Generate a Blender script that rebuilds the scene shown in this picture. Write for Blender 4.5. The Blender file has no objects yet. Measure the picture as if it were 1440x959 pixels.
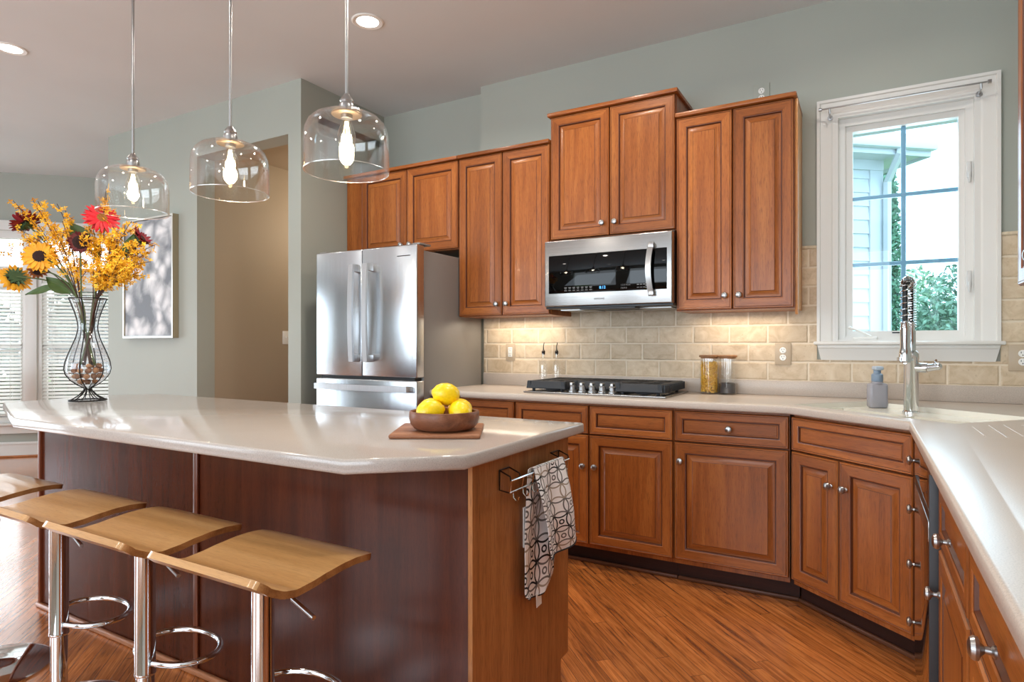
import bpy, bmesh, math, random
from math import sin, cos, pi, radians, sqrt, atan2
from mathutils import Vector, Matrix
random.seed(11)
S = bpy.context.scene
C = S.collection

# ---------------------------------------------------------------- camera, world, light, exposure
CAM_H, YAW = 1.192, radians(29.8)
cam = bpy.data.cameras.new('camera'); cam.sensor_width = 36; cam.lens = 870/1440*36; cam.shift_y = 4.8/1440
cam.clip_start = 0.02; cam.clip_end = 200
co = bpy.data.objects.new('camera', cam); C.objects.link(co)
co.location = (0, 0, CAM_H); co.rotation_euler = (radians(90), 0, YAW)
S.camera = co
S.view_settings.view_transform = 'Standard'; S.view_settings.look = 'None'
S.view_settings.gamma = 1; S.view_settings.use_curve_mapping = False
S.view_settings.exposure = -0.25
S.cycles.use_denoising = True
S.cycles.max_bounces = 10; S.cycles.diffuse_bounces = 5; S.cycles.glossy_bounces = 5
S.cycles.transmission_bounces = 8; S.cycles.transparent_max_bounces = 24
S.cycles.caustics_reflective = False; S.cycles.caustics_refractive = False
S.cycles.sample_clamp_indirect = 4

def kelvin(k):
    return {2700: (1, .72, .42), 3000: (1, .78, .52), 3500: (1, .85, .66), 4500: (1, .93, .83), 5500: (1, .98, .95),
            6500: (.90, .96, 1), 8000: (.74, .87, 1)}[k]

w = bpy.data.worlds.new('sky'); S.world = w; w.use_nodes = True
bg = w.node_tree.nodes['Background']; bg.inputs[0].default_value = (.84, .93, 1, 1); bg.inputs[1].default_value = 4.6

def light(name, kind, loc, power, col, size=.1, size_y=None, rot=(0, 0, 0), spread=None, shape=None, spot=None):
    l = bpy.data.lights.new(name, kind); l.energy = power; l.color = col
    if kind == 'AREA':
        l.shape = shape or ('RECTANGLE' if size_y else 'DISK'); l.size = size
        if size_y: l.size_y = size_y
        if spread: l.spread = spread
    elif kind == 'POINT': l.shadow_soft_size = size
    elif kind == 'SPOT':
        l.shadow_soft_size = size; l.spot_size = spot or radians(120); l.spot_blend = .6
    elif kind == 'SUN': l.angle = size
    o = bpy.data.objects.new(name, l); C.objects.link(o); o.location = loc; o.rotation_euler = rot
    return o

# added window fill behind the camera, tilted up at the ceiling, and breakfast-door daylight
light('rear_window_fill', 'AREA', (-4.6, -2.95, 1.55), 80, kelvin(8000), 3.0, 2.1, (radians(136), 0, 0))
light('rear_window_fill', 'AREA', (-1.0, -2.95, 1.55), 95, kelvin(8000), 2.6, 2.1, (radians(130), 0, 0))
light('daylight_door', 'AREA', (-8.75, .35, 1.35), 95, kelvin(8000), 2.5, 2.7, (0, radians(-105), 0))
light('daylight_kitchen_window', 'AREA', (.165, 3.88, 1.78), 8, kelvin(6500), .42, 1.0, (radians(-90), 0, 0))
light('daylight_bay', 'AREA', (-7.85, 3.45, 1.4), 14, kelvin(6500), 1.6, 1.6, (radians(-90), 0, radians(45)))
light('undercabinet_lamp', 'AREA', (-1.99, 3.55, 1.355), 2.1, kelvin(3500), .5, .03)
light('undercabinet_lamp', 'AREA', (-.60, 3.55, 1.355), 1.5, kelvin(3500), .45, .03)
light('hall_lamp', 'POINT', (-3.85, 4.35, 2.3), 26, kelvin(3500), .08)

# ---------------------------------------------------------------- mesh helpers
class MB:
    def __init__(self):
        self.bm = bmesh.new()
    def merge(self, t, M=None, mi=None):
        if M is not None: bmesh.ops.transform(t, matrix=M, verts=t.verts)
        vm = {}
        for v in t.verts: vm[v] = self.bm.verts.new(v.co)
        for f in t.faces:
            try: nf = self.bm.faces.new([vm[v] for v in f.verts])
            except ValueError: continue
            nf.material_index = f.material_index if mi is None else mi
        t.free(); return self
    def poly(self, pts, mi=0):
        f = self.bm.faces.new([self.bm.verts.new(Vector(p)) for p in pts]); f.material_index = mi; return self
    def box(self, lo, hi, bev=0, seg=2, mi=0, M=None):
        t = bmesh.new(); bmesh.ops.create_cube(t, size=1)
        lo, hi = Vector(lo), Vector(hi)
        for v in t.verts: v.co = Vector(((lo[i]+hi[i])/2 + v.co[i]*(hi[i]-lo[i]) for i in range(3)))
        if bev: bmesh.ops.bevel(t, geom=list(t.edges), offset=bev, segments=seg, profile=.5, affect='EDGES')
        return self.merge(t, M, mi)
    def prism(self, poly, z0, z1, bev=0, seg=2, mi=0, M=None, top_only=False):
        t = bmesh.new(); vs = [t.verts.new((p[0], p[1], z0)) for p in poly]
        f = t.faces.new(vs); f.normal_update()
        if f.normal.z > 0: f.normal_flip()
        r = bmesh.ops.extrude_face_region(t, geom=[f])
        nv = [e for e in r['geom'] if isinstance(e, bmesh.types.BMVert)]
        for v in nv: v.co.z = z1
        if bev:
            es = [e for e in t.edges if abs(e.verts[0].co.z-e.verts[1].co.z) < 1e-6 and (not top_only or e.verts[0].co.z > (z0+z1)/2)]
            bmesh.ops.bevel(t, geom=es, offset=bev, segments=seg, profile=.5, affect='EDGES')
        bmesh.ops.recalc_face_normals(t, faces=t.faces)
        return self.merge(t, M, mi)
    def cyl(self, p0, p1, r0, r1=None, n=20, mi=0):
        p0, p1 = Vector(p0), Vector(p1); r1 = r0 if r1 is None else r1
        t = bmesh.new(); d = (p1-p0)
        bmesh.ops.create_cone(t, cap_ends=True, cap_tris=False, segments=n, radius1=max(r0, 1e-5), radius2=max(r1, 1e-5), depth=d.length)
        M = Matrix.Translation((p0+p1)/2) @ d.to_track_quat('Z', 'Y').to_matrix().to_4x4()
        return self.merge(t, M, mi)
    def lathe(self, prof, n=28, c=(0, 0, 0), mi=0, M=None, cap=True):
        t = bmesh.new(); rings = []
        for r, z in prof:
            rings.append([t.verts.new((r*cos(2*pi*k/n), r*sin(2*pi*k/n), z)) for k in range(n)] if r > 1e-6 else [t.verts.new((0, 0, z))])
        for a, b in zip(rings, rings[1:]):
            for k in range(n):
                A = [a[k % len(a)], a[(k+1) % len(a)]] if len(a) > 1 else [a[0]]
                B = [b[(k+1) % len(b)], b[k % len(b)]] if len(b) > 1 else [b[0]]
                if len(A)+len(B) > 2: t.faces.new(A+B)
        if cap:
            for ring in (rings[0], rings[-1]):
                if len(ring) > 1: t.faces.new(ring)
        bmesh.ops.recalc_face_normals(t, faces=t.faces)
        MM = Matrix.Translation(c)
        if M is not None: MM = MM @ M
        return self.merge(t, MM, mi)
    def tube(self, pts, r, n=8, closed=False, mi=0):
        pts = [Vector(p) for p in pts]; N = len(pts); rr = r if isinstance(r, (list, tuple)) else [r]*N
        tan = []
        for i in range(N):
            a = pts[(i-1) % N] if (closed or i > 0) else pts[i]; b = pts[(i+1) % N] if (closed or i < N-1) else pts[i]
            tan.append((b-a).normalized() if (b-a).length > 1e-9 else Vector((0, 0, 1)))
        u = tan[0].orthogonal().normalized(); rings = []
        for i in range(N):
            u = (u - tan[i]*u.dot(tan[i]))
            u = u.normalized() if u.length > 1e-6 else tan[i].orthogonal().normalized()
            v = tan[i].cross(u)
            rings.append([self.bm.verts.new(pts[i]+(u*cos(2*pi*k/n)+v*sin(2*pi*k/n))*rr[i]) for k in range(n)])
        last = N if closed else N-1
        for i in range(last):
            a, b = rings[i], rings[(i+1) % N]
            sh = 0
            if closed and i == N-1:
                sh = min(range(n), key=lambda s: (a[0].co-b[s].co).length)
            for k in range(n):
                f = self.bm.faces.new([a[k], a[(k+1) % n], b[(k+1+sh) % n], b[(k+sh) % n]]); f.material_index = mi
        if not closed:
            for g in (rings[0][::-1], rings[-1]):
                f = self.bm.faces.new(g); f.material_index = mi
        return self
    def ell(self, c, rad, rot=None, u=16, v=10, mi=0):
        t = bmesh.new(); bmesh.ops.create_uvsphere(t, u_segments=u, v_segments=v, radius=1)
        rad = rad if isinstance(rad, (list, tuple)) else (rad,)*3
        M = Matrix.Translation(c) @ (rot.to_4x4() if rot is not None else Matrix.Identity(4)) @ Matrix.Diagonal((*rad, 1))
        return self.merge(t, M, mi)
    def sheet(self, fn, nu, nv, thick=0, mi=0, uv=False):
        vs = [[self.bm.verts.new(Vector(fn(i/nu, j/nv))) for j in range(nv+1)] for i in range(nu+1)]
        lay = self.bm.loops.layers.uv.verify() if uv else None
        fs = []
        for i in range(nu):
            for j in range(nv):
                f = self.bm.faces.new([vs[i][j], vs[i+1][j], vs[i+1][j+1], vs[i][j+1]]); f.material_index = mi; fs.append(f)
                if uv:
                    for l, (a, b) in zip(f.loops, ((i, j), (i+1, j), (i+1, j+1), (i, j+1))): l[lay].uv = (a/nu, b/nv)
        if thick:
            bmesh.ops.recalc_face_normals(self.bm, faces=fs)
            bmesh.ops.solidify(self.bm, geom=fs, thickness=thick)
        return self
    def build(self, name, mats, parent=None, label=None, smooth=35, kind=None, loc=None, rz=None):
        me = bpy.data.meshes.new(name); self.bm.normal_update(); self.bm.to_mesh(me); self.bm.free()
        for m in (mats if isinstance(mats, (list, tuple)) else [mats]): me.materials.append(m)
        if smooth and len(me.polygons):
            me.polygons.foreach_set('use_smooth', [True]*len(me.polygons)); me.set_sharp_from_angle(angle=radians(smooth))
        o = bpy.data.objects.new(name, me); C.objects.link(o)
        if parent is not None: o.parent = parent
        if label: o['label'] = label
        if kind: o['kind'] = kind
        if loc is not None: o.location = loc
        if rz is not None: o.rotation_euler.z = rz
        return o

def thing(name, label, cat, loc=(0, 0, 0), rz=0, group=None):
    o = bpy.data.objects.new(name, None); C.objects.link(o); o.empty_display_size = .05
    o.location = loc; o.rotation_euler.z = rz; o['label'] = label; o['category'] = cat
    if group: o['group'] = group
    return o
def tag(o, label, cat, group=None, kind=None):
    o['label'] = label; o['category'] = cat
    if group: o['group'] = group
    if kind: o['kind'] = kind
    return o
def struct(mb, name, m, label=None, smooth=35):
    o = mb.build(name, m, smooth=smooth, kind='structure')
    if label: o['label'] = label
    return o
def dup(root, loc, rz=None, label=None, group=None):
    r = root.copy(); C.objects.link(r); r.location = loc
    if rz is not None: r.rotation_euler.z = rz
    if label: r['label'] = label
    if group: r['group'] = group
    for ch in list(root.children):
        c = ch.copy(); C.objects.link(c); c.parent = r
        for g in list(ch.children):
            d = g.copy(); C.objects.link(d); d.parent = c
    return r
def bez(p0, p1, p2, n=10):
    p0, p1, p2 = Vector(p0), Vector(p1), Vector(p2)
    return [p0*(1-t)**2+p1*2*t*(1-t)+p2*t*t for t in [i/n for i in range(n+1)]]

# ---------------------------------------------------------------- materials
def lin(c):
    f = lambda v: v/12.92 if v <= .04045 else ((v+.055)/1.055)**2.4
    return tuple(f(v/255) for v in c)+(1,)
def new(name):
    m = bpy.data.materials.new(name); m.use_nodes = True
    return m, m.node_tree, m.node_tree.nodes['Principled BSDF']
def nd(nt, t, **k):
    n = nt.nodes.new(t)
    for a, b in k.items(): setattr(n, a, b)
    return n
def mth(nt, op, a, b=None, c=None):
    n = nt.nodes.new('ShaderNodeMath'); n.operation = op
    for i, v in enumerate((a, b, c)):
        if v is None: continue
        if isinstance(v, (int, float)): n.inputs[i].default_value = v
        else: nt.links.new(v, n.inputs[i])
    return n.outputs[0]
def ramp(nt, fac, stops):
    n = nt.nodes.new('ShaderNodeValToRGB'); e = n.color_ramp.elements
    while len(e) < len(stops): e.new(.5)
    for k, (p, c) in enumerate(stops): e[k].position = p; e[k].color = c
    nt.links.new(fac, n.inputs[0]); return n.outputs[0]
def mixc(nt, fac, a, b, mode='MIX'):
    n = nt.nodes.new('ShaderNodeMix'); n.data_type = 'RGBA'; n.blend_type = mode
    for k, v in ((0, fac), (6, a), (7, b)):
        if isinstance(v, (int, float)): n.inputs[k].default_value = v
        elif isinstance(v, tuple): n.inputs[k].default_value = v
        else: nt.links.new(v, n.inputs[k])
    return n.outputs[2]
def noise(nt, vec, scale, detail=4, rough=.5, dist=0):
    n = nd(nt, 'ShaderNodeTexNoise'); n.inputs['Scale'].default_value = scale; n.inputs['Detail'].default_value = detail
    n.inputs['Roughness'].default_value = rough; n.inputs['Distortion'].default_value = dist
    if vec is not None: nt.links.new(vec, n.inputs['Vector'])
    return n.outputs['Fac']
def bump(nt, b, h, strength=.2, dist=.01):
    n = nd(nt, 'ShaderNodeBump'); n.inputs['Strength'].default_value = strength; n.inputs['Distance'].default_value = dist
    nt.links.new(h, n.inputs['Height']); nt.links.new(n.outputs[0], b.inputs['Normal'])
def objcoord(nt, scale=(1, 1, 1), rnd=True, rot=(0, 0, 0)):
    tc = nd(nt, 'ShaderNodeTexCoord'); v = tc.outputs['Object']
    if rnd:
        oi = nd(nt, 'ShaderNodeObjectInfo'); a = nd(nt, 'ShaderNodeVectorMath', operation='ADD')
        nt.links.new(v, a.inputs[0])
        k = mth(nt, 'MULTIPLY', oi.outputs['Random'], 31.0); nt.links.new(k, a.inputs[1]); v = a.outputs[0]
    mp = nd(nt, 'ShaderNodeMapping'); mp.inputs['Scale'].default_value = scale; mp.inputs['Rotation'].default_value = rot
    nt.links.new(v, mp.inputs['Vector']); return mp.outputs[0]
def simple(name, col, rough=.5, metal=0, spec=.5, coat=0, nscale=None, nstr=.1, var=0, alpha=None, trans=0, ior=None):
    m, nt, b = new(name)
    b.inputs['Base Color'].default_value = lin(col); b.inputs['Roughness'].default_value = rough
    b.inputs['Metallic'].default_value = metal; b.inputs['Specular IOR Level'].default_value = spec
    b.inputs['Coat Weight'].default_value = coat; b.inputs['Coat Roughness'].default_value = .08
    b.inputs['Transmission Weight'].default_value = trans
    if ior: b.inputs['IOR'].default_value = ior
    v = objcoord(nt, rnd=True)
    f = noise(nt, v, nscale or 40, 3)
    if var:
        c2 = tuple(min(1, x*(1+var)) for x in lin(col)[:3])+(1,); c1 = tuple(x*(1-var) for x in lin(col)[:3])+(1,)
        nt.links.new(ramp(nt, f, [(.3, c1), (.7, c2)]), b.inputs['Base Color'])
    if nstr: bump(nt, b, f, nstr, .004)
    return m
def wood(name, dark, mid, light, axis='z', rough=.34, coat=.1, scale=1.0, pore=.35, tint=.12, cathedral=.6):
    m, nt, b = new(name)
    sc = {'z': (9, 9, .55), 'x': (.55, 9, 9), 'y': (9, .55, 9)}[axis]
    v = objcoord(nt, tuple(s*scale for s in sc))
    n1 = noise(nt, v, 1.6, 6, .55, cathedral)
    n2 = noise(nt, v, 14, 3, .6, .2)
    f = mth(nt, 'ADD', mth(nt, 'MULTIPLY', n1, .78), mth(nt, 'MULTIPLY', n2, .22))
    col = ramp(nt, f, [(.28, lin(dark)), (.5, lin(mid)), (.72, lin(light))])
    n3 = noise(nt, v, 45, 2, .5)
    col = mixc(nt, mth(nt, 'MULTIPLY', ramp(nt, n3, [(.36, (1, 1, 1, 1)), (.46, (0, 0, 0, 1))]), pore), col, lin(tuple(x*.55 for x in dark)))
    oi = nd(nt, 'ShaderNodeObjectInfo')
    hs = nd(nt, 'ShaderNodeHueSaturation'); nt.links.new(col, hs.inputs['Color'])
    nt.links.new(mth(nt, 'MULTIPLY_ADD', oi.outputs['Random'], tint*2, 1-tint), hs.inputs['Value'])
    nt.links.new(hs.outputs[0], b.inputs['Base Color'])
    b.inputs['Roughness'].default_value = rough; b.inputs['Coat Weight'].default_value = coat; b.inputs['Coat Roughness'].default_value = .12; b.inputs['Specular IOR Level'].default_value = .32
    bump(nt, b, n3, .06, .002)
    return m
def thin_glass(name, tint=(1, 1, 1), base=.04, grow=.85, glossy=(1, 1, 1), rough=0.0):
    m = bpy.data.materials.new(name); m.use_nodes = True; nt = m.node_tree; nt.nodes.clear()
    out = nd(nt, 'ShaderNodeOutputMaterial'); tr = nd(nt, 'ShaderNodeBsdfTransparent'); gl = nd(nt, 'ShaderNodeBsdfGlossy')
    tr.inputs[0].default_value = (*tint, 1); gl.inputs[0].default_value = (*glossy, 1); gl.inputs['Roughness'].default_value = rough
    lw = nd(nt, 'ShaderNodeLayerWeight'); lw.inputs[0].default_value = .5
    f = mth(nt, 'MULTIPLY_ADD', mth(nt, 'POWER', lw.outputs['Facing'], 4.0), grow, base)
    mx = nd(nt, 'ShaderNodeMixShader'); nt.links.new(f, mx.inputs[0]); nt.links.new(tr.outputs[0], mx.inputs[1]); nt.links.new(gl.outputs[0], mx.inputs[2])
    nt.links.new(mx.outputs[0], out.inputs[0]); return m
def emit(name, col, strength):
    m, nt, b = new(name); b.inputs['Base Color'].default_value = (0, 0, 0, 1)
    b.inputs['Emission Color'].default_value = (*col, 1); b.inputs['Emission Strength'].default_value = strength; return m

CD, CM, CL = (116, 60, 22), (156, 88, 38), (184, 114, 56)
WV = wood('cherry_vertical', CD, CM, CL, 'z'); WH = wood('cherry_horizontal', CD, CM, CL, 'x')
GLAZE = simple('dark_glaze', (84, 40, 17), .4, coat=.2, nstr=0)
TOE = wood('dark_toe_wood', (36, 15, 8), (54, 23, 12), (70, 32, 18), 'x', rough=.6, coat=0)
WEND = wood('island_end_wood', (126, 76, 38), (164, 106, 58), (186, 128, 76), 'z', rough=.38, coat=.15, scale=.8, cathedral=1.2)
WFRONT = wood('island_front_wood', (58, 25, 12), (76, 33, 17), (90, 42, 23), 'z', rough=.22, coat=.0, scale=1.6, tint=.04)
OAKSEAT = wood('seat_oak', (164, 118, 68), (190, 143, 90), (206, 162, 110), 'x', rough=.34, coat=.5, scale=1.2, tint=.04, pore=.2)
OAKEDGE = wood('seat_ply_edge', (120, 76, 40), (160, 110, 64), (182, 132, 82), 'x', rough=.5, coat=0, scale=2)
WALNUT = wood('walnut', (92, 52, 34), (126, 78, 54), (150, 98, 70), 'x', rough=.4, coat=.05, scale=2.5)
BOARD = wood('board_wood', (120, 74, 48), (150, 98, 68), (176, 124, 90), 'x', rough=.45, coat=0, scale=2.5)
LIDW = wood('lid_wood', (130, 90, 58), (160, 116, 80), (180, 138, 98), 'x', rough=.5, coat=0, scale=4)
STEEL = simple('nickel', (176, 176, 176), .28, 1, nstr=0)
CHROME = simple('chrome', (226, 228, 230), .05, 1, nstr=0)
DARKCHROME = simple('dark_metal', (70, 66, 62), .3, 1, nstr=0)
IRON = simple('black_iron', (38, 36, 35), .45, .6, nstr=.1)
WHITE = simple('white_paint', (224, 223, 219), .35, nstr=.02)
WHITEP = simple('white_plastic', (238, 238, 234), .3, nstr=0)
BEIGEP = simple('beige_plate', (186, 168, 144), .4, nstr=0)
BLACK = simple('black_plastic', (14, 14, 15), .35, nstr=0)
BLACKGLASS = simple('black_glass', (3, 3, 4), .03, spec=.28, nstr=0)
CASTIRON = simple('cast_iron', (34, 38, 44), .55, nscale=200, nstr=.15)
GLASS = thin_glass('clear_glass')
PANE = thin_glass('window_pane', (.80, .93, 1.0), .03, .6)
SHADE = thin_glass('shade_glass', (.985, .985, .98), .05, .8)
BOTTLE = thin_glass('bottle_glass', (.99, .99, .985), .06, .8)

def paint(name, col, rough=.6, bmp=.05):
    m, nt, b = new(name); v = objcoord(nt, rnd=False)
    f = noise(nt, v, 1.3, 3); c = lin(col)
    nt.links.new(ramp(nt, f, [(.3, tuple(x*.97 for x in c[:3])+(1,)), (.7, tuple(min(1, x*1.03) for x in c[:3])+(1,))]), b.inputs['Base Color'])
    b.inputs['Roughness'].default_value = rough; bump(nt, b, noise(nt, v, 260, 2), bmp, .002); return m
WALL = paint('sage_paint', (166, 170, 161)); CEIL = paint('ceiling_paint', (216, 220, 222)); HALL = paint('hall_tan_paint', (170, 154, 132))
TAUPE = paint('taupe_paint', (158, 150, 138))

def counter_mat(name, base, rough=.12, spec=.5):
    m, nt, b = new(name); v = objcoord(nt, rnd=False)
    f = noise(nt, v, 420, 2, .6); g = noise(nt, v, 900, 1); h = noise(nt, v, 6, 3)
    c = lin(base)[:3]; k = lambda s: tuple(min(1, x*s) for x in c)+(1,)
    col = ramp(nt, f, [(.3, k(.72)), (.45, k(.97)), (.6, k(1.03)), (.75, k(1.22))])
    col = mixc(nt, mth(nt, 'MULTIPLY', ramp(nt, g, [(.68, (0, 0, 0, 1)), (.74, (1, 1, 1, 1))]), .35), col, k(.5))
    col = mixc(nt, .12, col, ramp(nt, h, [(.3, k(.85)), (.7, k(1.1))]))
    nt.links.new(col, b.inputs['Base Color']); b.inputs['Roughness'].default_value = rough; b.inputs['Specular IOR Level'].default_value = spec
    return m
QUARTZ = counter_mat('beige_quartz', (182, 173, 166), .12)
SOLID = counter_mat('solid_surface', (194, 182, 171), .28, .35)
SINKM = simple('sink_white', (226, 222, 210), .18, nstr=0)

def steel_mat(name, col=(170, 172, 174), rough=.24, axis='z'):
    m, nt, b = new(name); sc = (60, 60, .5) if axis == 'z' else (.5, 60, 60)
    v = objcoord(nt, sc); f = noise(nt, v, 4, 3)
    c = lin(col)
    nt.links.new(ramp(nt, f, [(.3, tuple(x*.93 for x in c[:3])+(1,)), (.7, tuple(min(1, x*1.05) for x in c[:3])+(1,))]), b.inputs['Base Color'])
    b.inputs['Metallic'].default_value = 1; b.inputs['Roughness'].default_value = rough
    v2 = objcoord(nt, (5, 5, .6)); h = noise(nt, v2, 1.0, 2)
    bump(nt, b, h, .07, .03); return m
SS = steel_mat('stainless', (204, 208, 212), .25); HANDLE = steel_mat('handle_steel', (206, 206, 208), .38); SSH = steel_mat('stainless_brushed', (164, 162, 160), .27, 'x')
FRSIDE = simple('fridge_side', (140, 138, 136), .42, .25, nscale=300, nstr=.05)

def floor_mat():
    m, nt, b = new('oak_strip_floor'); tc = nd(nt, 'ShaderNodeTexCoord')
    mp = nd(nt, 'ShaderNodeMapping'); mp.inputs['Rotation'].default_value = (0, 0, radians(-135)); nt.links.new(tc.outputs['Object'], mp.inputs['Vector'])
    sp = nd(nt, 'ShaderNodeSeparateXYZ'); nt.links.new(mp.outputs[0], sp.inputs[0])
    W_, L_ = .0572, 1.1
    vv = mth(nt, 'DIVIDE', sp.outputs['Y'], W_); row = mth(nt, 'FLOOR', vv); fv = mth(nt, 'FRACT', vv)
    wn = nd(nt, 'ShaderNodeTexWhiteNoise', noise_dimensions='1D'); nt.links.new(row, wn.inputs['W'])
    uu = mth(nt, 'ADD', mth(nt, 'DIVIDE', sp.outputs['X'], L_), mth(nt, 'MULTIPLY', wn.outputs['Value'], 7.0))
    colu = mth(nt, 'FLOOR', uu); fu = mth(nt, 'FRACT', uu)
    w2 = nd(nt, 'ShaderNodeTexWhiteNoise', noise_dimensions='2D'); cb = nd(nt, 'ShaderNodeCombineXYZ')
    nt.links.new(row, cb.inputs[0]); nt.links.new(colu, cb.inputs[1]); nt.links.new(cb.outputs[0], w2.inputs['Vector'])
    rnd = w2.outputs['Value']
    cg = nd(nt, 'ShaderNodeCombineXYZ')
    nt.links.new(mth(nt, 'ADD', mth(nt, 'MULTIPLY', sp.outputs['X'], 1.6), mth(nt, 'MULTIPLY', rnd, 40.0)), cg.inputs[0])
    nt.links.new(mth(nt, 'MULTIPLY', sp.outputs['Y'], 26.0), cg.inputs[1]); nt.links.new(mth(nt, 'MULTIPLY', rnd, 13.0), cg.inputs[2])
    n1 = noise(nt, cg.outputs[0], 1.5, 5, .6, 1.1)
    cg2 = nd(nt, 'ShaderNodeCombineXYZ'); nt.links.new(mth(nt, 'MULTIPLY', sp.outputs['X'], 12.0), cg2.inputs[0]); nt.links.new(mth(nt, 'MULTIPLY', sp.outputs['Y'], 320.0), cg2.inputs[1])
    n2 = noise(nt, cg2.outputs[0], 1.0, 2)
    col = ramp(nt, n1, [(.3, lin((108, 58, 27))), (.45, lin((178, 104, 50))), (.6, lin((206, 126, 64))), (.75, lin((216, 140, 78)))])
    col = mixc(nt, mth(nt, 'MULTIPLY', ramp(nt, n2, [(.38, (1, 1, 1, 1)), (.5, (0, 0, 0, 1))]), .4), col, lin((96, 50, 24)))
    hs = nd(nt, 'ShaderNodeHueSaturation'); nt.links.new(col, hs.inputs['Color'])
    nt.links.new(mth(nt, 'MULTIPLY_ADD', rnd, .36, .82), hs.inputs['Value'])
    gap = mth(nt, 'MAXIMUM', mth(nt, 'LESS_THAN', fv, .035), mth(nt, 'LESS_THAN', fu, .0022))
    col = mixc(nt, mth(nt, 'MULTIPLY', gap, .8), hs.outputs[0], lin((52, 24, 12)))
    nt.links.new(col, b.inputs['Base Color']); b.inputs['Roughness'].default_value = .26; b.inputs['Coat Weight'].default_value = 1; b.inputs['Coat Roughness'].default_value = .14
    bump(nt, b, mth(nt, 'SUBTRACT', mth(nt, 'MULTIPLY', n2, .15), gap), .2, .002)
    return m
FLOOR = floor_mat()

def tile_mat():
    m, nt, b = new('travertine_tile'); tc = nd(nt, 'ShaderNodeTexCoord'); sp = nd(nt, 'ShaderNodeSeparateXYZ'); nt.links.new(tc.outputs['Object'], sp.inputs[0])
    TW, TH = .2033, .1016
    vv = mth(nt, 'DIVIDE', mth(nt, 'SUBTRACT', sp.outputs['Z'], .994), TH); row = mth(nt, 'FLOOR', vv); fv = mth(nt, 'FRACT', vv)
    odd = mth(nt, 'MODULO', row, 2.0)
    uu = mth(nt, 'ADD', mth(nt, 'DIVIDE', mth(nt, 'ADD', sp.outputs['X'], 10.23), TW), mth(nt, 'MULTIPLY', odd, .5)); cu = mth(nt, 'FLOOR', uu); fu = mth(nt, 'FRACT', uu)
    cb = nd(nt, 'ShaderNodeCombineXYZ'); nt.links.new(row, cb.inputs[0]); nt.links.new(cu, cb.inputs[1])
    wn = nd(nt, 'ShaderNodeTexWhiteNoise', noise_dimensions='2D'); nt.links.new(cb.outputs[0], wn.inputs['Vector']); rnd = wn.outputs['Value']
    ad = nd(nt, 'ShaderNodeVectorMath', operation='ADD'); nt.links.new(tc.outputs['Object'], ad.inputs[0]); nt.links.new(mth(nt, 'MULTIPLY', rnd, 20.0), ad.inputs[1])
    n1 = noise(nt, ad.outputs[0], 14, 6, .6, .8); n2 = noise(nt, ad.outputs[0], 90, 3, .6)
    col = ramp(nt, n1, [(.25, lin((184, 162, 132))), (.5, lin((206, 186, 158))), (.75, lin((220, 204, 180)))])
    pit = ramp(nt, n2, [(.3, (1, 1, 1, 1)), (.38, (0, 0, 0, 1))])
    col = mixc(nt, mth(nt, 'MULTIPLY', pit, .25), col, lin((140, 116, 88)))
    hs = nd(nt, 'ShaderNodeHueSaturation'); nt.links.new(col, hs.inputs['Color']); nt.links.new(mth(nt, 'MULTIPLY_ADD', rnd, .22, .87), hs.inputs['Value'])
    hs.inputs['Saturation'].default_value = 1.0
    wob = mth(nt, 'MULTIPLY', mth(nt, 'SUBTRACT', noise(nt, tc.outputs['Object'], 40, 2), .5), .05)
    du = mth(nt, 'MULTIPLY', mth(nt, 'MINIMUM', fu, mth(nt, 'SUBTRACT', 1.0, fu)), 2.0)
    dv = mth(nt, 'MINIMUM', fv, mth(nt, 'SUBTRACT', 1.0, fv))
    d = mth(nt, 'ADD', mth(nt, 'MINIMUM', du, dv), wob)
    e = ramp(nt, d, [(.035, (0, 0, 0, 1)), (.10, (1, 1, 1, 1))])
    g = ramp(nt, d, [(.03, (1, 1, 1, 1)), (.055, (0, 0, 0, 1))])
    col = mixc(nt, g, hs.outputs[0], lin((222, 208, 186)))
    nt.links.new(col, b.inputs['Base Color']); b.inputs['Roughness'].default_value = .5
    bump(nt, b, mth(nt, 'SUBTRACT', e, mth(nt, 'MULTIPLY', pit, .3)), .5, .006)
    return m
TILE = tile_mat()

# ---------------------------------------------------------------- the setting
ZC = 3.008; WB = 3.675; XR = .77
struct(MB().box((-9.1, -3.35, -.12), (.95, 6.2, 0)), 'floor', FLOOR)
struct(MB().box((-9.1, -3.35, ZC), (.95, 6.2, ZC+.1)), 'ceiling', CEIL)
WX0, WX1, WZ0, WZ1 = -.141, .461, 1.205, 2.392
m = MB()
m.box((-2.359, WB, 0), (WX0, 3.86, ZC)); m.box((WX1, WB, 0), (.92, 3.86, ZC))
m.box((WX0, WB, 0), (WX1, 3.86, WZ0)); m.box((WX0, WB, WZ1), (WX1, 3.86, ZC))
struct(m, 'wall_back', WALL)
struct(MB().box((-3.345, 3.785, 0), (-2.359, 3.86, ZC)), 'wall_alcove', WALL)
struct(MB().box((XR, -3.2, 0), (.92, WB, ZC)), 'wall_right', WALL)
m = MB().box((-5.76, 2.945, 0), (-4.60, 3.095, ZC)).box((-4.60, 2.945, 0), (-4.498, 3.095, ZC)).box((-4.498, 2.945, 2.648), (-3.47, 3.095, ZC)).box((-3.47, 2.945, 0), (-3.345, 3.86, ZC))
struct(m, 'wall_left', WALL)
struct(MB().box((-5.76, 3.095, 0), (-5.64, 5.2, ZC)), 'wall_breakfast_side', WALL)
m = MB().box((-4.6, 3.095, 0), (-4.498, 6.0, 2.75)).box((-4.6, 6.0, 0), (-3.345, 6.1, 2.75)).box((-3.47, 3.86, 0), (-3.345, 6.0, 2.75)).box((-4.6, 3.095, 2.75), (-3.345, 6.1, 2.8))
struct(m, 'wall_hall', HALL)
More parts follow.
